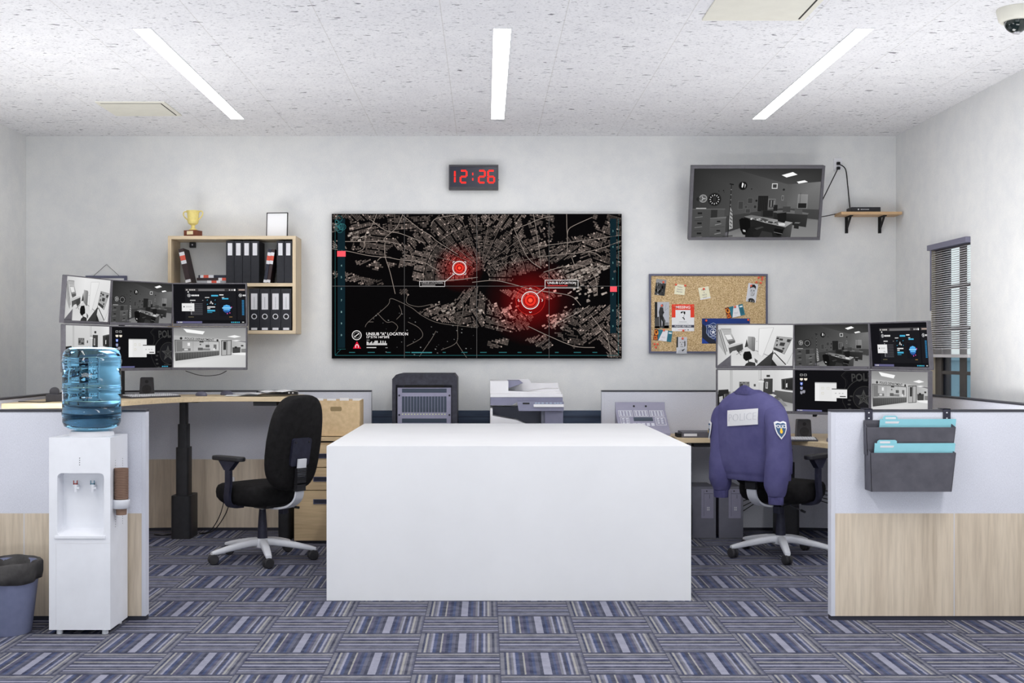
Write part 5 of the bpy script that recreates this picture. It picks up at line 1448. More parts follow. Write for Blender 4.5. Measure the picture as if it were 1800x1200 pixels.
# socket, cables, router shelf
t = thing('power_outlet', 'white wall outlet with two black plugs beside the television', 'outlet', at(1472.5, 289, YB))
MB().box(-.035, .035, -.008, 0, -.048, .05).build('plate', M['outlet'], t, bev=.002)
for z in (.006, -.034): MB().box(-.013, .013, -.032, -.007, z-.011, z+.011).build('plug', M['cable'], t, bev=.002)
o = at(1472.5, 297, 10.02); e = at(1446, 351, 9.86)
cable('black cable from the lower outlet plug to the right edge of the television', [o, (o+e)/2, e], .0045)
sh = thing('wall_shelf', 'small pine wall shelf on two black brackets by the right corner', 'shelf', (3.154, YB, 2.570))
MB().box(-.2485, .2485, -.195, 0, 0, .023).build('shelf_board', M['board'], sh, bev=.0015)
for x in (-.150, .126):
    m = MB(); m.box(x-.012, x+.012, -.012, 0, -.135, 0); m.box(x-.012, x+.012, -.15, -.012, -.008, 0)
    m.add([(x-.004, -.012, -.12), (x+.004, -.012, -.12), (x+.004, -.14, -.008), (x-.004, -.14, -.008), (x-.004, -.012, -.09), (x+.004, -.012, -.09), (x+.004, -.10, -.008), (x-.004, -.10, -.008)],
          [(0,1,2,3),(4,7,6,5),(0,4,5,1),(1,5,6,2),(2,6,7,3),(3,7,4,0)])
    m.build('shelf_bracket', M['cable'], sh)
rt = thing('router', 'flat black network box with white marks on the pine wall shelf', 'router', (3.115, 9.95, 2.593))
MB().box(-.120, .120, -.07, .07, .002, .040).build('case', M['black'], rt, bev=.003)
m = MB(); m.lathe([(.006, 0), (.006, .001)], 12, X=TR(-.062, -.07, .021, rx=R(90)))
for k in range(6): m.cbox((-.040+k*.012, -.0705, .021), (.007, .0015, .006))
m.build('front_marks', M['label'], rt)
m = MB()
for x in (-.09, .09): m.box(x-.01, x+.01, -.04, .04, 0, .003)
m.build('feet', M['cable'], rt)
o = at(1474, 288, 10.02)
cable('black cable hanging in a curve from the upper outlet plug to the shelf box', [o, at(1486, 297, 10.02), at(1490, 325, 10.03), at(1492, 345, 10.035), (3.03, 10.03, 2.625)], .0045)
cable('short black cable from the lower right of the television to the pine shelf', [at(1443.5, 381, 9.90), at(1455, 379, 9.98), at(1469, 376, 10.03), (2.93, 10.04, 2.592+.006)], .004)

# framed picture hanging behind the left monitors
t = thing('picture_frame', 'dark framed picture hanging on a cord behind the left monitors', 'picture', at(187, 510, 10.035))
d = 10.03; k = d/F; w, h = 36*k, 25.5*k
m = MB()
for a in ((-w, w, h-.02, h), (-w, w, -h, -h+.02), (-w, -w+.02, -h+.02, h-.02), (w-.02, w, -h+.02, h-.02)): m.box(a[0], a[1], -.012, .012, a[2], a[3])
m.build('frame', M['corkframe'], t)
MB().box(-w+.02, w-.02, -.004, .010, -h+.02, h-.02).build('mat_board', M['paper'], t)
MB().tube([(-w*.62, 0, h), (0, .005, h+.095), (w*.62, 0, h)], .0018, 5).build('hanging_cord', M['cable'], t)
MB().lathe([(.004, 0), (.004, .012)], 8, X=TR(0, .012, h+.095, rx=R(90))).build('nail', M['silver'], t)

# ---------------------------------------------------------------- bookshelf on the wall
BX0, BX1, BZ0, BZ1, BD = -2.565, -1.531, 1.595, 2.386, .29
bs = thing('wall_bookshelf', 'light wood open bookshelf mounted on the wall above the left monitors', 'bookshelf', ((BX0+BX1)/2, YB, BZ0))
w, h, e = (BX1-BX0)/2, BZ1-BZ0, .027
MB().box(-w, w, -BD, 0, h-e, h).build('top_board', M['shelfwood'], bs, bev=.001)
MB().box(-w, w, -BD, 0, 0, e).build('bottom_board', M['shelfwood'], bs, bev=.001)
MID = 1.978-BZ0
MB().box(-w+e, w-e, -BD, 0, MID, MID+e).build('middle_board', M['shelfwood'], bs, bev=.001)
for s in (-1, 1): MB().box(*sorted((s*w, s*(w-e))), -BD, 0, e, h-e).build('side_board', M['shelfwoodz'], bs, bev=.001)
m = MB(); m.box(-w+.11, -w+.16, -.03, 0, h-e-.045, h-e); br = m.build('mounting_bracket', M['black'], bs, bev=.004)
MB().lathe([(.006, 0), (.006, .004)], 10, X=TR(-w+.135, -.03, h-e-.022, rx=R(90))).build('bracket_screw', M['silver'], br)
YFR = YB-BD
def binder(label, x0, x1, z, hgt, ring, grp, yoff=.01, dep=.25):
    w = x1-x0; t = thing('binder', label, 'binder', ((x0+x1)/2, YFR+yoff, z), group=grp)
    MB().box(-w/2+.001, w/2-.001, 0, dep, 0, hgt).build('cover', M['binder'], t, bev=.002)
    m = MB()
    if ring:
        MB().box(-w*.30, w*.30, -.001, .001, hgt*.50, hgt*.885).build('label', M['label'], t)
        rl = MB().box(-.001, .001, -.0015, 0, hgt*.53, hgt*.80).build('label_line', M['caster'], t)
        MB().box(-w*.28, w*.28, -.001, .001, hgt*.012, hgt*.065).build('lower_label', M['label'], t)
        X = TR(0, 0, hgt*.335, rx=R(90))
        MB().lathe([(.0225, -.001), (.0225, .003), (.016, .003), (.016, .0004)], 24, X=X, caps=False).build('finger_ring', M['label'], t)
        MB().lathe([(.016, .0002), (.016, .0009), (0, .0009)], 24, X=X).build('finger_hole', M['cable'], t)
    else:
        MB().box(-w*.27, w*.27, -.001, .001, hgt*.655, hgt*.945).build('label', M['label'], t)
    return t
zt = 1.978+.027
px2x = lambda px: (px-CX)*(YFR+.01)/F
for i, lab in enumerate(('leftmost of the four black binders', 'second of the four black binders', 'third of the four black binders', 'last of the four black binders')):
    binder('%s together on the upper shelf, white spine label' % lab, px2x(397+i*14.6), px2x(397+(i+1)*14.6), zt, .342, False, 'black binders on the upper shelf')
for i, lab in enumerate(('left', 'right')):
    binder('%s black binder of the end pair on the upper shelf, right of leaning books' % lab, px2x(486+i*13.8), px2x(486+(i+1)*13.8), zt, .342, False, 'black binders on the upper shelf')
for i, lab in enumerate(('leftmost', 'second', 'third', 'rightmost')):
    binder('%s of the four ring hole binders on the lower shelf' % lab, px2x(437.5+i*18.7), px2x(437.5+(i+1)*18.7), BZ0+.027, .338, True, 'ring binders on the lower shelf')
def book(label, loc, rot, wth, hgt, dep, cover, bands, grp):
    t = thing('book', label, 'book', loc, rot, grp)
    MB().box(-wth/2, wth/2, 0, dep, 0, hgt).build('cover', cover, t, bev=.0015)
    MB().box(-wth/2+.003, wth/2-.003, .004, dep+.0006, -.0006, hgt+.0006).build('pages', M['label'], t)
    for a, b, mt in bands:
        MB().box(-wth/2-.0004, wth/2+.0004, -.0012, .002, a*hgt, b*hgt).build('spine_band', mt, t)
    return t
RW = [(.56, .66, M['label']), (.66, .80, M['redband']), (.80, .90, M['label']), (.02, .10, M['label'])]
book('maroon book leaning to the left at the left end of the upper shelf', (-2.405, YFR+.03, zt+.002), (0, R(-13), 0), .042, .285, .20, M['maroonbook'], RW, 'books on the upper shelf')
book('navy book of the leaning pair by the two end binders, farther left', (-1.785, YFR+.02, zt), (0, R(8.5), 0), .026, .28, .19, M['navybook'], RW, 'books on the upper shelf')
book('maroon book of the leaning pair by the two end binders, farther right', (-1.757, YFR+.02, zt), (0, R(8.5), 0), .026, .28, .19, M['maroonbook'], RW, 'books on the upper shelf')
xl = -2.335
for k, (cov, w_, off, lab) in enumerate(((M['greybook'], .020, .0, 'grey book at the bottom of the flat stack'), (M['maroonbook'], .022, -.004, 'maroon book in the middle of the flat stack'), (M['navybook'], .022, .010, 'navy book on top of the flat stack'))):
    zz = zt+(0, .0205, .043)[k]
    book(lab+' on the upper shelf', (xl+off, YFR+.02+.004*k, zz+w_/2+.001), (0, R(90), 0), w_, .295, .20, cov, [(.28-.0*k, .40, M['label']), (.40, .54, M['redband']), (.54, .64, M['label'])] if k == 0 else [(.60, .70, M['label']), (.70, .86, M['redband']), (.86, .96, M['label'])] if k == 1 else [(.05, .14, M['label']), (.14, .28, M['redband']), (.28, .42, M['label']), (.82, .92, M['label'])], 'books on the upper shelf')
# trophy and blank frame on top
t = thing('trophy', 'yellow gold cup trophy on a brown base, on top of the bookshelf', 'trophy', (-2.383, 9.85, BZ1+.001), (0, 0, R(-18)))
MB().box(-.056, .056, -.05, .05, 0, .050).build('base', M['trophybase'], t, bev=.002)
MB().box(-.026, .030, -.052, -.05, .014, .042).build('plaque', M['brass'], t)
MB().lathe([(.0, .050), (.034, .050), (.036, .056), (.020, .066), (.015, .075), (.015, .092), (.024, .098), (.040, .108), (.046, .13), (.045, .16), (.048, .19), (.053, .205), (.055, .212), (.050, .212), (.043, .19), (.040, .13), (.0, .115)], 32).build('cup', M['gold'], t, smooth=40)
for s in (-1, 1):
    MB().tube(smooth_path([(s*.046, 0, .196), (s*.062, 0, .206), (s*.082, 0, .205), (s*.090, 0, .188), (s*.080, 0, .165), (s*.058, 0, .145), (s*.044, 0, .135)], 5), .0052, 8).build('handle', M['gold'], t, smooth=60)
t = thing('photo_frame', 'blank white sheet in a thin black frame standing on the bookshelf', 'photo frame', (-1.700, 9.855, BZ1+.001), (R(-5), 0, R(-4)))
w, h = .088, .2
m = MB()
for a in ((-w, w, h-.006, h), (-w, w, 0, .006), (-w, -w+.006, .006, h-.006), (w-.006, w, .006, h-.006)): m.box(a[0], a[1], -.006, .008, a[2], a[3])
m.build('frame', M['cable'], t); MB().box(-w+.006, w-.006, -.002, .006, .006, h-.006).build('white_sheet', M['paper'], t)
MB().box(-.02, .02, .008, .012, 0.02, .14).build('backing_strut', M['cable'], t)

# ---------------------------------------------------------------- cork board
bd = 10.03
a = at(1141, 620.5, bd); b = at(1349, 481.5, bd); w, h = (b.x-a.x)/2, (b.z-a.z)/2
cbx = Vector(((a.x+b.x)/2, bd, (a.z+b.z)/2))
t = thing('cork_board', 'cork notice board in a blue grey frame on the back wall', 'notice board', cbx)
MB().box(-w+.01, w-.01, -.002, .02, -h+.01, h-.01).build('cork', M['cork'], t)
m = MB(); e = .015
for q in ((-w, w, h-e, h), (-w, w, -h, -h+e), (-w, -w+e, -h+e, h-e), (w-e, w, -h+e, h-e)): m.box(q[0], q[1], -.012, .02, q[2], q[3])
m.build('board_frame', M['corkframe'], t)
KC = 250/1800.0          # crop pixel -> photo pixel for the cork board crop
def cb(px, py, d): return at(1120+px*KC, 470+py*KC, d)
def pinned(name, label, cat, corners, draw, UW, UH, lift=.003, grp=None):
    """corners: TL, TR, BL in the crop; a thin sheet with a printed front"""
    d = bd-.002-lift
    TL, TRr, BL = (cb(*q, d) for q in corners)
    W = (TRr-TL).length; Hh = (BL-TL).length; ang = math.atan2(TRr.z-TL.z, TRr.x-TL.x); c = (TRr+BL)/2
    t = thing(name, label, cat, c, (0, -ang, 0), grp)
    MB().box(-W/2, W/2, .0002, .0012, -Hh/2, Hh/2).build('paper', M['paper'], t)
    p = Pic(W, Hh, UW, UH); draw(p); p.build('print', M['picprint'], t)
    return t
def d_crowd(p):
    rnd = random.Random(3); p.rect(0,0,100,170,60,0); p.rect(0,0,100,40,150,1)
    for k in range(26):
        x, y = rnd.uniform(5, 95), rnd.uniform(35, 165); p.disc(x, y, rnd.uniform(5, 11), rnd.choice((16, 30, 140, 190, 90)), 2, 9)
    for k in range(10):
        x, y = rnd.uniform(5, 85), rnd.uniform(60, 130); p.poly([(x,y),(x+14,y+4),(x+16,y+36),(x-2,y+34)], rnd.choice((12, 26, 44, 120)), 3)
def d_face(p, hair=20, dark=False):
    p.rect(0,0,100,190,(214,216,222),0)
    p.poly([(18,190),(24,160),(40,150),(64,150),(84,162),(90,190)],40,1)
    for k in range(6): p.disc(24+k*12,178,7,(12 if k % 2 else 150),2,8)
    p.poly([(26,40),(36,22),(56,16),(74,24),(80,45),(78,100),(66,132),(50,142),(36,130),(26,98)],(200,202,206),2)
    p.poly([(22,60),(24,30),(40,10),(64,8),(80,24),(84,62),(76,46),(60,36),(40,40),(30,46)],hair,3)
    p.rect(32,66,46,72,30,3); p.rect(58,66,72,72,30,3); p.line([(30,78),(48,80)],3,60,3); p.line([(56,80),(74,78)],3,60,3)
    p.poly([(50,80),(56,104),(46,104)],130,3); p.line([(40,118),(64,118)],4,90,3); p.poly([(66,100),(78,90),(74,116),(62,130)],150,3)
def d_face2(p):
    p.rect(0,0,100,160,(208,210,216),0); p.rect(0,0,14,100,26,1)
    p.poly([(20,40),(34,14),(62,12),(82,36),(84,80),(72,112),(48,122),(28,104),(20,76)],(206,206,210),1)
    p.poly([(74,40),(84,38),(86,84),(76,96)],50,2); p.rect(30,50,44,54,50,2); p.rect(56,50,72,54,50,2); p.poly([(48,56),(54,78),(42,78)],130,2); p.line([(36,92),(66,92)],4,70,2)
    p.poly([(10,160),(20,128),(40,118),(62,122),(90,110),(100,130),(100,160)],(190,192,198),2); p.poly([(50,124),(84,110),(70,128),(58,140)],60,3)
def d_lean(p):
    p.rect(0,0,100,180,(186,188,194),0); p.rect(0,0,18,110,24,1); p.poly([(0,110),(30,100),(34,180),(0,180)],70,1); p.line([(80,10),(70,60),(92,40)],1.5,120,1)
    p.poly([(0,168),(100,160),(100,180),(0,180)],100,1); p.rect(60,140,96,180,130,1)
    p.disc(50,26,9,40,2,12); p.poly([(38,22),(52,14),(60,20),(52,24)],30,3)
    p.poly([(36,36),(58,38),(62,70),(56,96),(32,100),(28,70)],50,2); p.poly([(56,56),(66,72),(58,84),(48,76)],30,3)
    p.poly([(32,96),(56,94),(74,130),(64,176),(52,176),(54,136),(46,120),(48,172),(36,174)],34,2); p.line([(62,112),(70,150)],3,120,3)
def d_missing(p):
    p.rect(0,0,280,336,(236,236,238),0); p.rect(0,0,280,164,(236,66,42),1); p.rect(46,70,234,170,(236,236,238),2)
    p.text('MISSING', 140, 38, 50, (250,240,236), 4, 1.0, .9)
    p.poly([(108,110),(118,92),(140,86),(136,104),(124,114)],14,4); p.poly([(142,88),(168,90),(170,112),(158,132),(150,116)],14,4)
    p.poly([(142,146),(158,140),(152,154)],20,4); p.poly([(130,162),(146,160),(158,172),(164,196),(148,192),(150,180),(134,172)],16,4)
    p.rect(92,218,186,222,130,3); p.rect(70,238,210,241,190,3)
    p.rect(0,258,280,290,(64,66,84),2); p.text('PLEASE HELP FIND', 140, 274, 26, (240,240,240), 4, .98, .4)
    p.rect(76,316,150,320,(226,140,130),3); p.rect(156,316,180,322,120,3); p.rect(196,312,212,326,120,3); p.rect(46,300,47,336,200,3)
def d_broch(p):
    p.rect(0,0,230,140,(48,120,138),0); p.poly([(0,0),(50,0),(58,140),(0,140)],(96,34,24),1)
    p.poly([(0,20),(30,10),(52,30),(56,60),(30,80),(8,60)],(230,140,40),2); p.poly([(14,24),(36,20),(40,50),(20,60)],(80,20,16),3); p.poly([(4,90),(40,84),(56,130),(10,138)],(206,110,40),2); p.disc(26,110,10,(120,30,20),3,10)
    p.poly([(112,0),(172,0),(172,140),(66,140)],(232,232,236),2); p.line([(100,92),(112,84),(124,94),(138,86),(150,92)],2,(90,90,130),3); p.rect(104,100,146,102,150,3); p.rect(98,124,120,127,180,3)
    p.rect(184,18,222,36,(226,236,240),2)
    for k in range(6): p.rect(186,46+k*13,220,52+k*13,(36,84,104),2)
def d_banner(p):
    p.rect(0,0,600,315,(30,58,130),0); p.poly([(0,60),(60,110),(190,315),(0,315)],(36,40,56),1); p.poly([(0,0),(60,0),(130,110),(60,110),(0,52)],(26,50,116),1); p.poly([(0,240),(90,315),(0,315)],(36,70,160),2)
    sh = [(50,86),(94,78),(142,52),(190,78),(234,86),(226,130),(232,180),(200,226),(142,262),(84,226),(52,180),(58,130)]
    p.poly(sh,(160,176,206),2); p.poly([(142+(x-142)*.93,158+(y-158)*.93) for x, y in sh],(44,64,112),3)
    p.text('POLICE', 146, 106, 46, (226,232,240), 5, .86, .8); p.disc(142,172,44,(214,222,236),4,24); p.disc(142,172,36,(44,64,112),5,24); star(p,142,172,34,(230,234,240),6)
    for s in (-1, 1):
        for k in range(6): p.disc(142+s*(56+6*math.sin(k*.6)),146+k*14,6,(170,184,212),4,8)
    p.rect(96,222,188,232,(170,184,212),4)
def d_note(lines):
    def f(p):
        p.rect(0,0,130,135,(238,234,206),0)
        for k, s in enumerate(lines): p.text(s, 62, 34+k*32, 27, (110,108,104), 2, .95)
    return f
PB = 'papers pinned to the cork board'
P_ = []
pinned('pinned_photo', 'black and white photo of a crowd at the top left of the cork board', 'photo', [(237,142),(366,158),(224,344)], d_crowd, 100, 170, grp=PB)
pinned('sticky_note', 'pale yellow note with two red pins on the cork board', 'note', [(482,207),(612,222),(470,335)], d_note(['Police', 'Station', 'Market']), 130, 135, grp=PB)
pinned('sticky_note', 'pale yellow tilted note with one red pin, in the upper middle of the cork board', 'note', [(770,260),(900,236),(802,410)], d_note(['Have', 'A', 'NICE', 'DAY']), 130, 150, grp=PB)
pinned('pinned_photo', 'portrait photo of a man in glasses at the top right of the cork board', 'photo', [(1412,196),(1536,214),(1372,428)], d_face, 100, 190, grp=PB)
pinned('pinned_photo', 'black and white photo of a person leaning on a wall, left on the cork board', 'photo', [(222,436),(406,436),(222,768)], d_lean, 100, 180, grp=PB)
pinned('missing_poster', 'red and white MISSING poster on the cork board', 'poster', [(438,466),(722,466),(438,806)], d_missing, 280, 336, grp=PB)
pinned('brochure', 'small teal and orange brochure at the lower left of the cork board', 'brochure', [(218,776),(446,806),(204,914)], d_broch, 230, 140, lift=.005, grp=PB)
pinned('police_banner', 'blue POLICE badge poster at the lower right of the cork board', 'poster', [(820,644),(1426,644),(820,962)], d_banner, 600, 315, grp=PB)
pinned('brochure', 'small teal and orange brochure above the blue POLICE poster', 'brochure', [(1110,512),(1334,460),(1142,650)], d_broch, 230, 140, lift=.006, grp=PB)
pinned('pinned_photo', 'portrait photo of a bald man hanging over the bottom edge of the cork board', 'photo', [(498,878),(630,880),(498,1090)], d_face2, 100, 160, lift=.012, grp=PB)
pins = [(330,186,'holding the crowd photo'),(490,218,'in the left corner of the two-pin note'),(606,230,'in the right corner of the two-pin note'),(841,271,'holding the tilted note'),(1440,232,'holding the photo of the man in glasses'),
        (1536,130,'topmost left of the spare five in the upper right corner'),(1582,128,'topmost right of the spare five in the upper right corner'),(1578,154,'middle of the spare five in the upper right corner'),(1506,186,'lowest left of the spare five in the upper right corner'),(1562,196,'lowest right of the spare five in the upper right corner'),
        (310,484,'holding the photo of the leaning person'),(466,492,'in the left corner of the MISSING poster'),(704,492,'in the right corner of the MISSING poster'),(582,798,'at the bottom of the MISSING poster'),(337,794,'holding the lower left brochure'),
        (872,672,'in the left corner of the blue POLICE poster'),(1404,664,'in the right corner of the blue POLICE poster'),(1236,498,'holding the brochure above the blue poster'),(574,898,'holding the photo of the bald man'),
        (218,970,'left of the spare three in the lower left corner'),(258,970,'right of the spare three in the lower left corner'),(234,1010,'lowest of the spare three in the lower left corner')]
pm = MB().lathe([(.0085, .004), (.0095, .0095), (.0070, .0135), (0, .0145)], 12, X=Matrix.Rotation(R(90), 4, 'X')).tube([(0, 0, 0), (0, -.006, 0)], .0012, 6)
p0 = pm.build('push_pin', M['pin'], None, smooth=50)
for i, (x, y, lab) in enumerate(pins):
    o = p0 if i == 0 else p0.copy()
    if i: COL.objects.link(o)
    o.location = cb(x, y, bd-.004-(.012 if i == 18 else .0025)); tag(o, 'orange red push pin %s' % lab, 'push pin', 'push pins on the cork board')

# ---------------------------------------------------------------- wall pockets on the right divider
FX = 6.516
t = thing('file_pocket_rack', 'dark metal double file pocket hung on the right front divider', 'file holder', (0, FX, 0))
cx = (at(1522, 0, 6.42).x+at(1682, 0, 6.42).x)/2; t.location.x = cx
def zat(py, d=6.45): return EYE-(py-CY)*d/F
def xat(px, d=6.45): return (px-CX)*d/F-cx
for k, (a, b) in enumerate(((1520.5, 1533.5), (1657.5, 1670.5))):
    m = MB(); m.box(xat(a, FX), xat(b, FX), -.004, -.0005, .80, PH+.006); m.box(xat(a, FX), xat(b, FX), -.004, .075, PH+.002, PH+.006)
    s = m.build('hanger_strap', M['navyplate'], t)
    m = MB()
    for i in range(6):
        z = zat(725+i*9.7, FX); m.prism(rrect(.009, .007, .003, 2, (xat(a, FX)+xat(b, FX))/2, z), -.0048, -.0038, 'y')
    m.build('strap_holes', M['label'], s)
def pocket(z0, z1, xl0, xr0, xl1, xr1, dep):
    """open-topped pocket, wider at the top; y from 0 (divider) to -dep"""
    th = .0025; m = MB()
    F4 = [(xl0, z0), (xr0, z0), (xr1, z1), (xl1, z1)]
    m.prism(F4, -dep, -dep+th, 'y'); m.prism([(xl0, z0), (xr0, z0), (xr0, z1+.035), (xl0-.003, z1+.035)], -.006, -.004, 'y')
    m.box(xl0, xr0, -dep+th, -.006, z0, z0+th)
    for (xa, xb) in ((xl0, xl1), (xr0, xr1)):
        s = th if xa == xl0 else -th
        m.add([(xa, -dep, z0), (xa+s, -dep, z0), (xa+s, -.006, z0), (xa, -.006, z0), (xb, -dep, z1), (xb+s, -dep, z1), (xa+s, -.006, z1+.03), (xa, -.006, z1+.03)], [(0,3,2,1),(4,5,6,7),(0,1,5,4),(1,2,6,5),(2,3,7,6),(3,0,4,7)])
    return m
pocket(zat(800, 6.45), zat(751, 6.44), xat(1526, 6.44), xat(1676, 6.44), xat(1524, 6.44), xat(1682, 6.44), .062).build('upper_pocket', M['pocket'], t)
pocket(zat(864, 6.40), zat(796, 6.39), xat(1532, 6.40), xat(1673, 6.40), xat(1531, 6.39), xat(1682, 6.39), .115).build('lower_pocket', M['pocket'], t)
def folder(label, px0, px1, py0, py1, tab, d, lean, extra):
    t = thing('file_folder', label, 'folder', (0, d, 0), group='teal folders in the wall pockets')
    X0, X1 = (px0-CX)*d/F, (px1-CX)*d/F; Z = lambda py: EYE-(py-CY)*d/F; XX = lambda px: (px-CX)*d/F
    z0, z1 = Z(py1+26), Z(py0)
    MB().prism([(X0-lean, z0), (X1-.016, z0), (X1, z1), (X0, z1)], 0, .0015, 'y').build('front_cover', M['folder'], t)
    tb = [(XX(tab[0]), Z(py0-1)), (XX(tab[1]), Z(py0-1)), (XX(tab[1]), Z(tab[2]+2)), (XX(tab[1]-3), Z(tab[2])), (XX(tab[0]+4), Z(tab[2])), (XX(tab[0]+1), Z(tab[2]+2))]
    MB().prism([(X0-lean, z0), (X1-.016, z0), (X1, z1+.004), (XX(tab[1]), Z(py0-1)), tb[2], tb[3], tb[4], tb[5], (XX(tab[0]), Z(py0-1)), (X0, z1+.004)], .004, .0055, 'y').build('back_cover', M['folder'], t)
    MB().box(XX(tab[0]+5), XX(tab[0]+23), .0034, .0042, Z(tab[2]+6), Z(tab[2]+2.5)).build('tab_label', M['label'], t)
    MB().prism([(XX(px0+9), Z(py0+6.5)), (XX(px0+32), Z(py0+6.5)), (XX(px0+34), Z(py0+3)), (XX(px0+9.5), Z(py0+3))], -.0008, .0004, 'y').build('cover_label', M['label'], t)
    MB().prism([(X0-lean+.004, z0+.001), (X1-.020, z0+.001), (X1-.004, z1-.003), (X0+.004, z1-.003)], .0018, .0037, 'y').build('papers', M['paper'], t)
folder('teal file folder in the upper wall pocket', 1547, 1681, 737.5, 752, (1552, 1578, 730.5), 6.485, .010, 0)
folder('teal file folder in the lower wall pocket', 1538, 1679.5, 780, 797, (1542, 1577, 773), 6.425, .010, 1)

# ---------------------------------------------------------------- water cooler, bottle, cups
CXW = -2.079
t = thing('water_cooler', 'white floor water cooler in front of the left divider', 'water cooler', (CXW, 6.19, 0))
w, D_, Hb = .157, .30, 1.01
m = MB()
xs = [-w, -w+.042, w-.032, w]; zs_ = [.025, .505, .828, Hb]
ax, az, aw, ah = (xs[1]+xs[2])/2, (zs_[1]+zs_[2])/2, xs[2]-xs[1], zs_[2]-zs_[1]
hole = rrect(aw, ah, .024, 5, ax, az); nh = len(hole)
outer = []
for (x, z) in hole:            # matching point on the outline of the front
    dx, dz = (x-ax)/(aw/2), (z-az)/(ah/2)
    if abs(dx) >= abs(dz): outer.append((w if dx > 0 else -w, z))
    else: outer.append((x, Hb if dz > 0 else .025))
V = [(x, 0, z) for x, z in hole]+[(x, 0, z) for x, z in outer]+[(ax+(x-ax)*.95, .075, az+.016+(z-az)*.90) for x, z in hole]
Fq = [(i, (i+1) % nh, nh+(i+1) % nh, nh+i) for i in range(nh)]+[(i, (i+1) % nh, 2*nh+(i+1) % nh, 2*nh+i) for i in range(nh)]+[[2*nh+i for i in range(nh)]]
c0 = len(V); cor = [(w, Hb), (-w, Hb), (-w, .025), (w, .025)]
V += [(x, 0, z) for x, z in cor]+[(x, D_, z) for x, z in cor]
for k in range(4):             # corner triangles, between the two quarter points of each corner of the hole
    a = 6*k; idx = [nh+a+q for q in range(6)]
    Fq.append([c0+k]+idx)
def side(pred, k0, k1):
    ids = [i for i in range(nh) if pred(outer[i])]
    return ids
B4 = [c0+4+k for k in range(4)]
Fq += [(B4[0], B4[1], B4[2], B4[3])]
def wallface(k0, k1, key, val, srt):
    ids = sorted([i for i in range(nh) if abs(outer[i][key]-val) < 1e-6], key=lambda i: outer[i][srt])
    a, b = (c0+k0, c0+k1)
    if V[a][0 if srt == 0 else 2] > V[b][0 if srt == 0 else 2]: a, b = b, a
    Fq.append([a]+[nh+i for i in ids]+[b, b+4, a+4])
wallface(0, 1, 1, Hb, 0); wallface(2, 3, 1, .025, 0); wallface(1, 2, 0, -w, 1); wallface(0, 3, 0, w, 1)
m.add(V, Fq); body = m.build('cooler_body', M['whiteplas'], t)
MB().box(xs[1]-.012, xs[2]+.008, -.006, .07, .492, .507).build('drip_tray', M['whiteplas'], t, bev=.002)
m = MB(); m.box(-w+.036, w, -.0008, .0, .468, .4695); m.box(-w+.036, -w+.0372, -.0008, 0, .05, .468); m.build('panel_seam', M['label'], body)
m = MB()
for i in range(4): m.lathe([(.0022, 0), (.0022, .001)], 8, X=TR(0, 0, .905-i*.0115, rx=R(90)))
for k, y in enumerate((.085, .19)):
    for i in range(17):
        if .56 < .875-i*.0115: m.lathe([(.0020, 0), (.0020, .001)], 8, X=TR(w, y+.02*k, .885-i*.0125, ry=R(90)))
    for i in range(5): m.lathe([(.0020, 0), (.0020, .001)], 8, X=TR(w, y+.02*k, .592-i*.0125, ry=R(90)))
m.build('vent_dots', M['cable'], body)
for x, mt, nm in ((-.036, M['tapred'], 'red'), (.052, M['tapblue'], 'blue')):
    m = MB(); m.tube([(x, .08, .752), (x, .048, .752)], .011, 12); m.tube([(x, .048, .765), (x, .046, .728)], [.012, .008], 12); m.box(x+.0, x+.020, .04, .052, .742, .752)
    tp = m.build('tap', M['whiteplas'], t, smooth=40)
    m = MB(); m.box(x-.011, x-.007, .04, .046, .764, .786); m.box(x+.007, x+.011, .04, .046, .764, .786); m.box(x-.011, x+.011, .04, .046, .766, .771)
    lv = m.build('tap_lever', mt, tp); lv['label'] = nm + ' tap lever'
MB().lathe([(.115, Hb-.004), (.112, Hb+.016), (.105, Hb+.026), (.088, Hb+.028), (.0, Hb+.028)], 36, X=TR(.012, .155, 0)).build('bottle_collar', M['whiteplas'], t, smooth=40)
for x in (-w+.045, w-.035):
    for y in (.03, .26): MB().lathe([(.016, 0), (.016, .026)], 14, X=TR(x, y, 0)).build('foot', M['whiteplas'], t)
m = MB(); m.lathe([(.043, .640), (.043, .686), (.039, .686), (.039, .640)], 28, X=TR(w+.036, .07, 0), caps=False); m.box(w-.001, w+.006, .045, .095, .640, .686)
ho = m.build('cup_holder', M['whiteplas'], t, smooth=40)
ho.modifiers.new('thick', 'SOLIDIFY').thickness = .001
cup = MB().lathe([(.0265, 0), (.0285, .06), (.034, .085), (.0365, .087), (.0365, .091), (.033, .091), (.031, .084), (.0255, .004), (0, .004)], 22).build('paper_cup', M['cup'], None, smooth=40)
nn = 18
for i in range(nn):
    o = cup if i == 0 else cup.copy()
    if i: COL.objects.link(o)
    o.location = (CXW+w+.036, 6.26, .606+i*.0088)
    lab = 'bottom brown paper cup of the stack in the cooler side holder' if i == 0 else 'top brown paper cup of the stack in the cooler side holder' if i == nn-1 else 'brown paper cup nested in the middle of the stack on the cooler'
    tag(o, lab, 'paper cup', 'paper cups on the water cooler')
bt = thing('water_bottle', 'large translucent blue water bottle upside down on the cooler', 'water bottle', (CXW+.012, 6.345, Hb+.029))
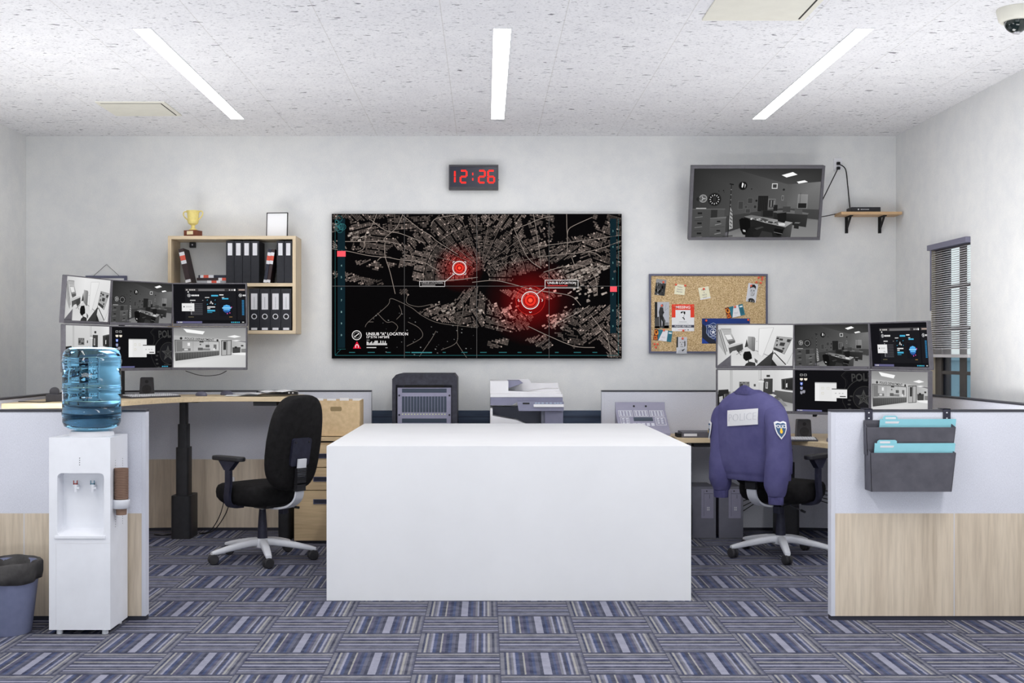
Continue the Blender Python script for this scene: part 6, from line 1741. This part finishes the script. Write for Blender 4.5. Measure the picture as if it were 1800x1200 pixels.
prof = [(.0, .0), (.07, .002), (.115, .008), (.138, .022), (.148, .046), (.148, .078), (.1515, .082), (.1515, .098), (.148, .102), (.148, .205), (.1515, .209), (.1515, .225), (.148, .229),
        (.148, .235), (.148, .345), (.1525, .350), (.1525, .366), (.148, .371), (.147, .39), (.138, .415), (.118, .430), (.09, .434), (.0, .434)]
MB().lathe(prof, 56).build('bottle', M['bottle'], bt, smooth=60)

# ---------------------------------------------------------------- waste bin
wb = thing('waste_bin', 'grey blue waste bin with a dark liner at the left edge of the room', 'waste bin', (-2.475, 6.25, 0))
MB().lathe([(0, 0), (.118, .0), (.122, .006), (.162, .345), (.166, .352), (.166, .36), (.158, .36), (.150, .33), (.112, .01), (0, .01)], 44).build('bin_body', M['bin'], wb, smooth=40)
rings = []
for r, z, wv in ((.118,.20,0),(.134,.30,.002),(.152,.352,.003),(.168,.372,.006),(.1745,.362,.005),(.1715,.31,.006),(.168,.272,.006)):
    rings.append([((r+wv*math.sin(7*th+z*20)+wv*.6*math.sin(13*th))*math.cos(th), (r+wv*math.sin(7*th+z*20)+wv*.6*math.sin(13*th))*math.sin(th), z+(.008*math.sin(3*th+1) if z < .3 and r > .16 else .003*math.sin(5*th))) for th in [2*PI*i/64 for i in range(64)]])
ln = MB().loft(rings, caps=False).build('bin_liner', M['liner'], wb, smooth=60)
ln.modifiers.new('thick', 'SOLIDIFY').thickness = .0015

# ---------------------------------------------------------------- camera and view
cam = bpy.data.cameras.new('camera'); cam.sensor_width = 36; cam.lens = 36*F/1800; cam.sensor_fit = 'HORIZONTAL'
cam.shift_x = (900-CX)/1800; cam.shift_y = (CY-600)/1800; cam.clip_start = .05
co = bpy.data.objects.new('camera', cam); COL.objects.link(co); co.location = (0, 0, EYE); co.rotation_euler = (R(90), 0, 0)
SC.camera = co
vs_ = SC.view_settings
vs_.view_transform = 'Standard'; vs_.look = 'None'; vs_.gamma = 1; vs_.exposure = 0.0; vs_.use_curve_mapping = False
cy = SC.cycles
cy.use_denoising = True; cy.max_bounces = 10; cy.diffuse_bounces = 5; cy.transmission_bounces = 8; cy.glossy_bounces = 3
cy.caustics_reflective = False; cy.caustics_refractive = False; cy.sample_clamp_indirect = 6
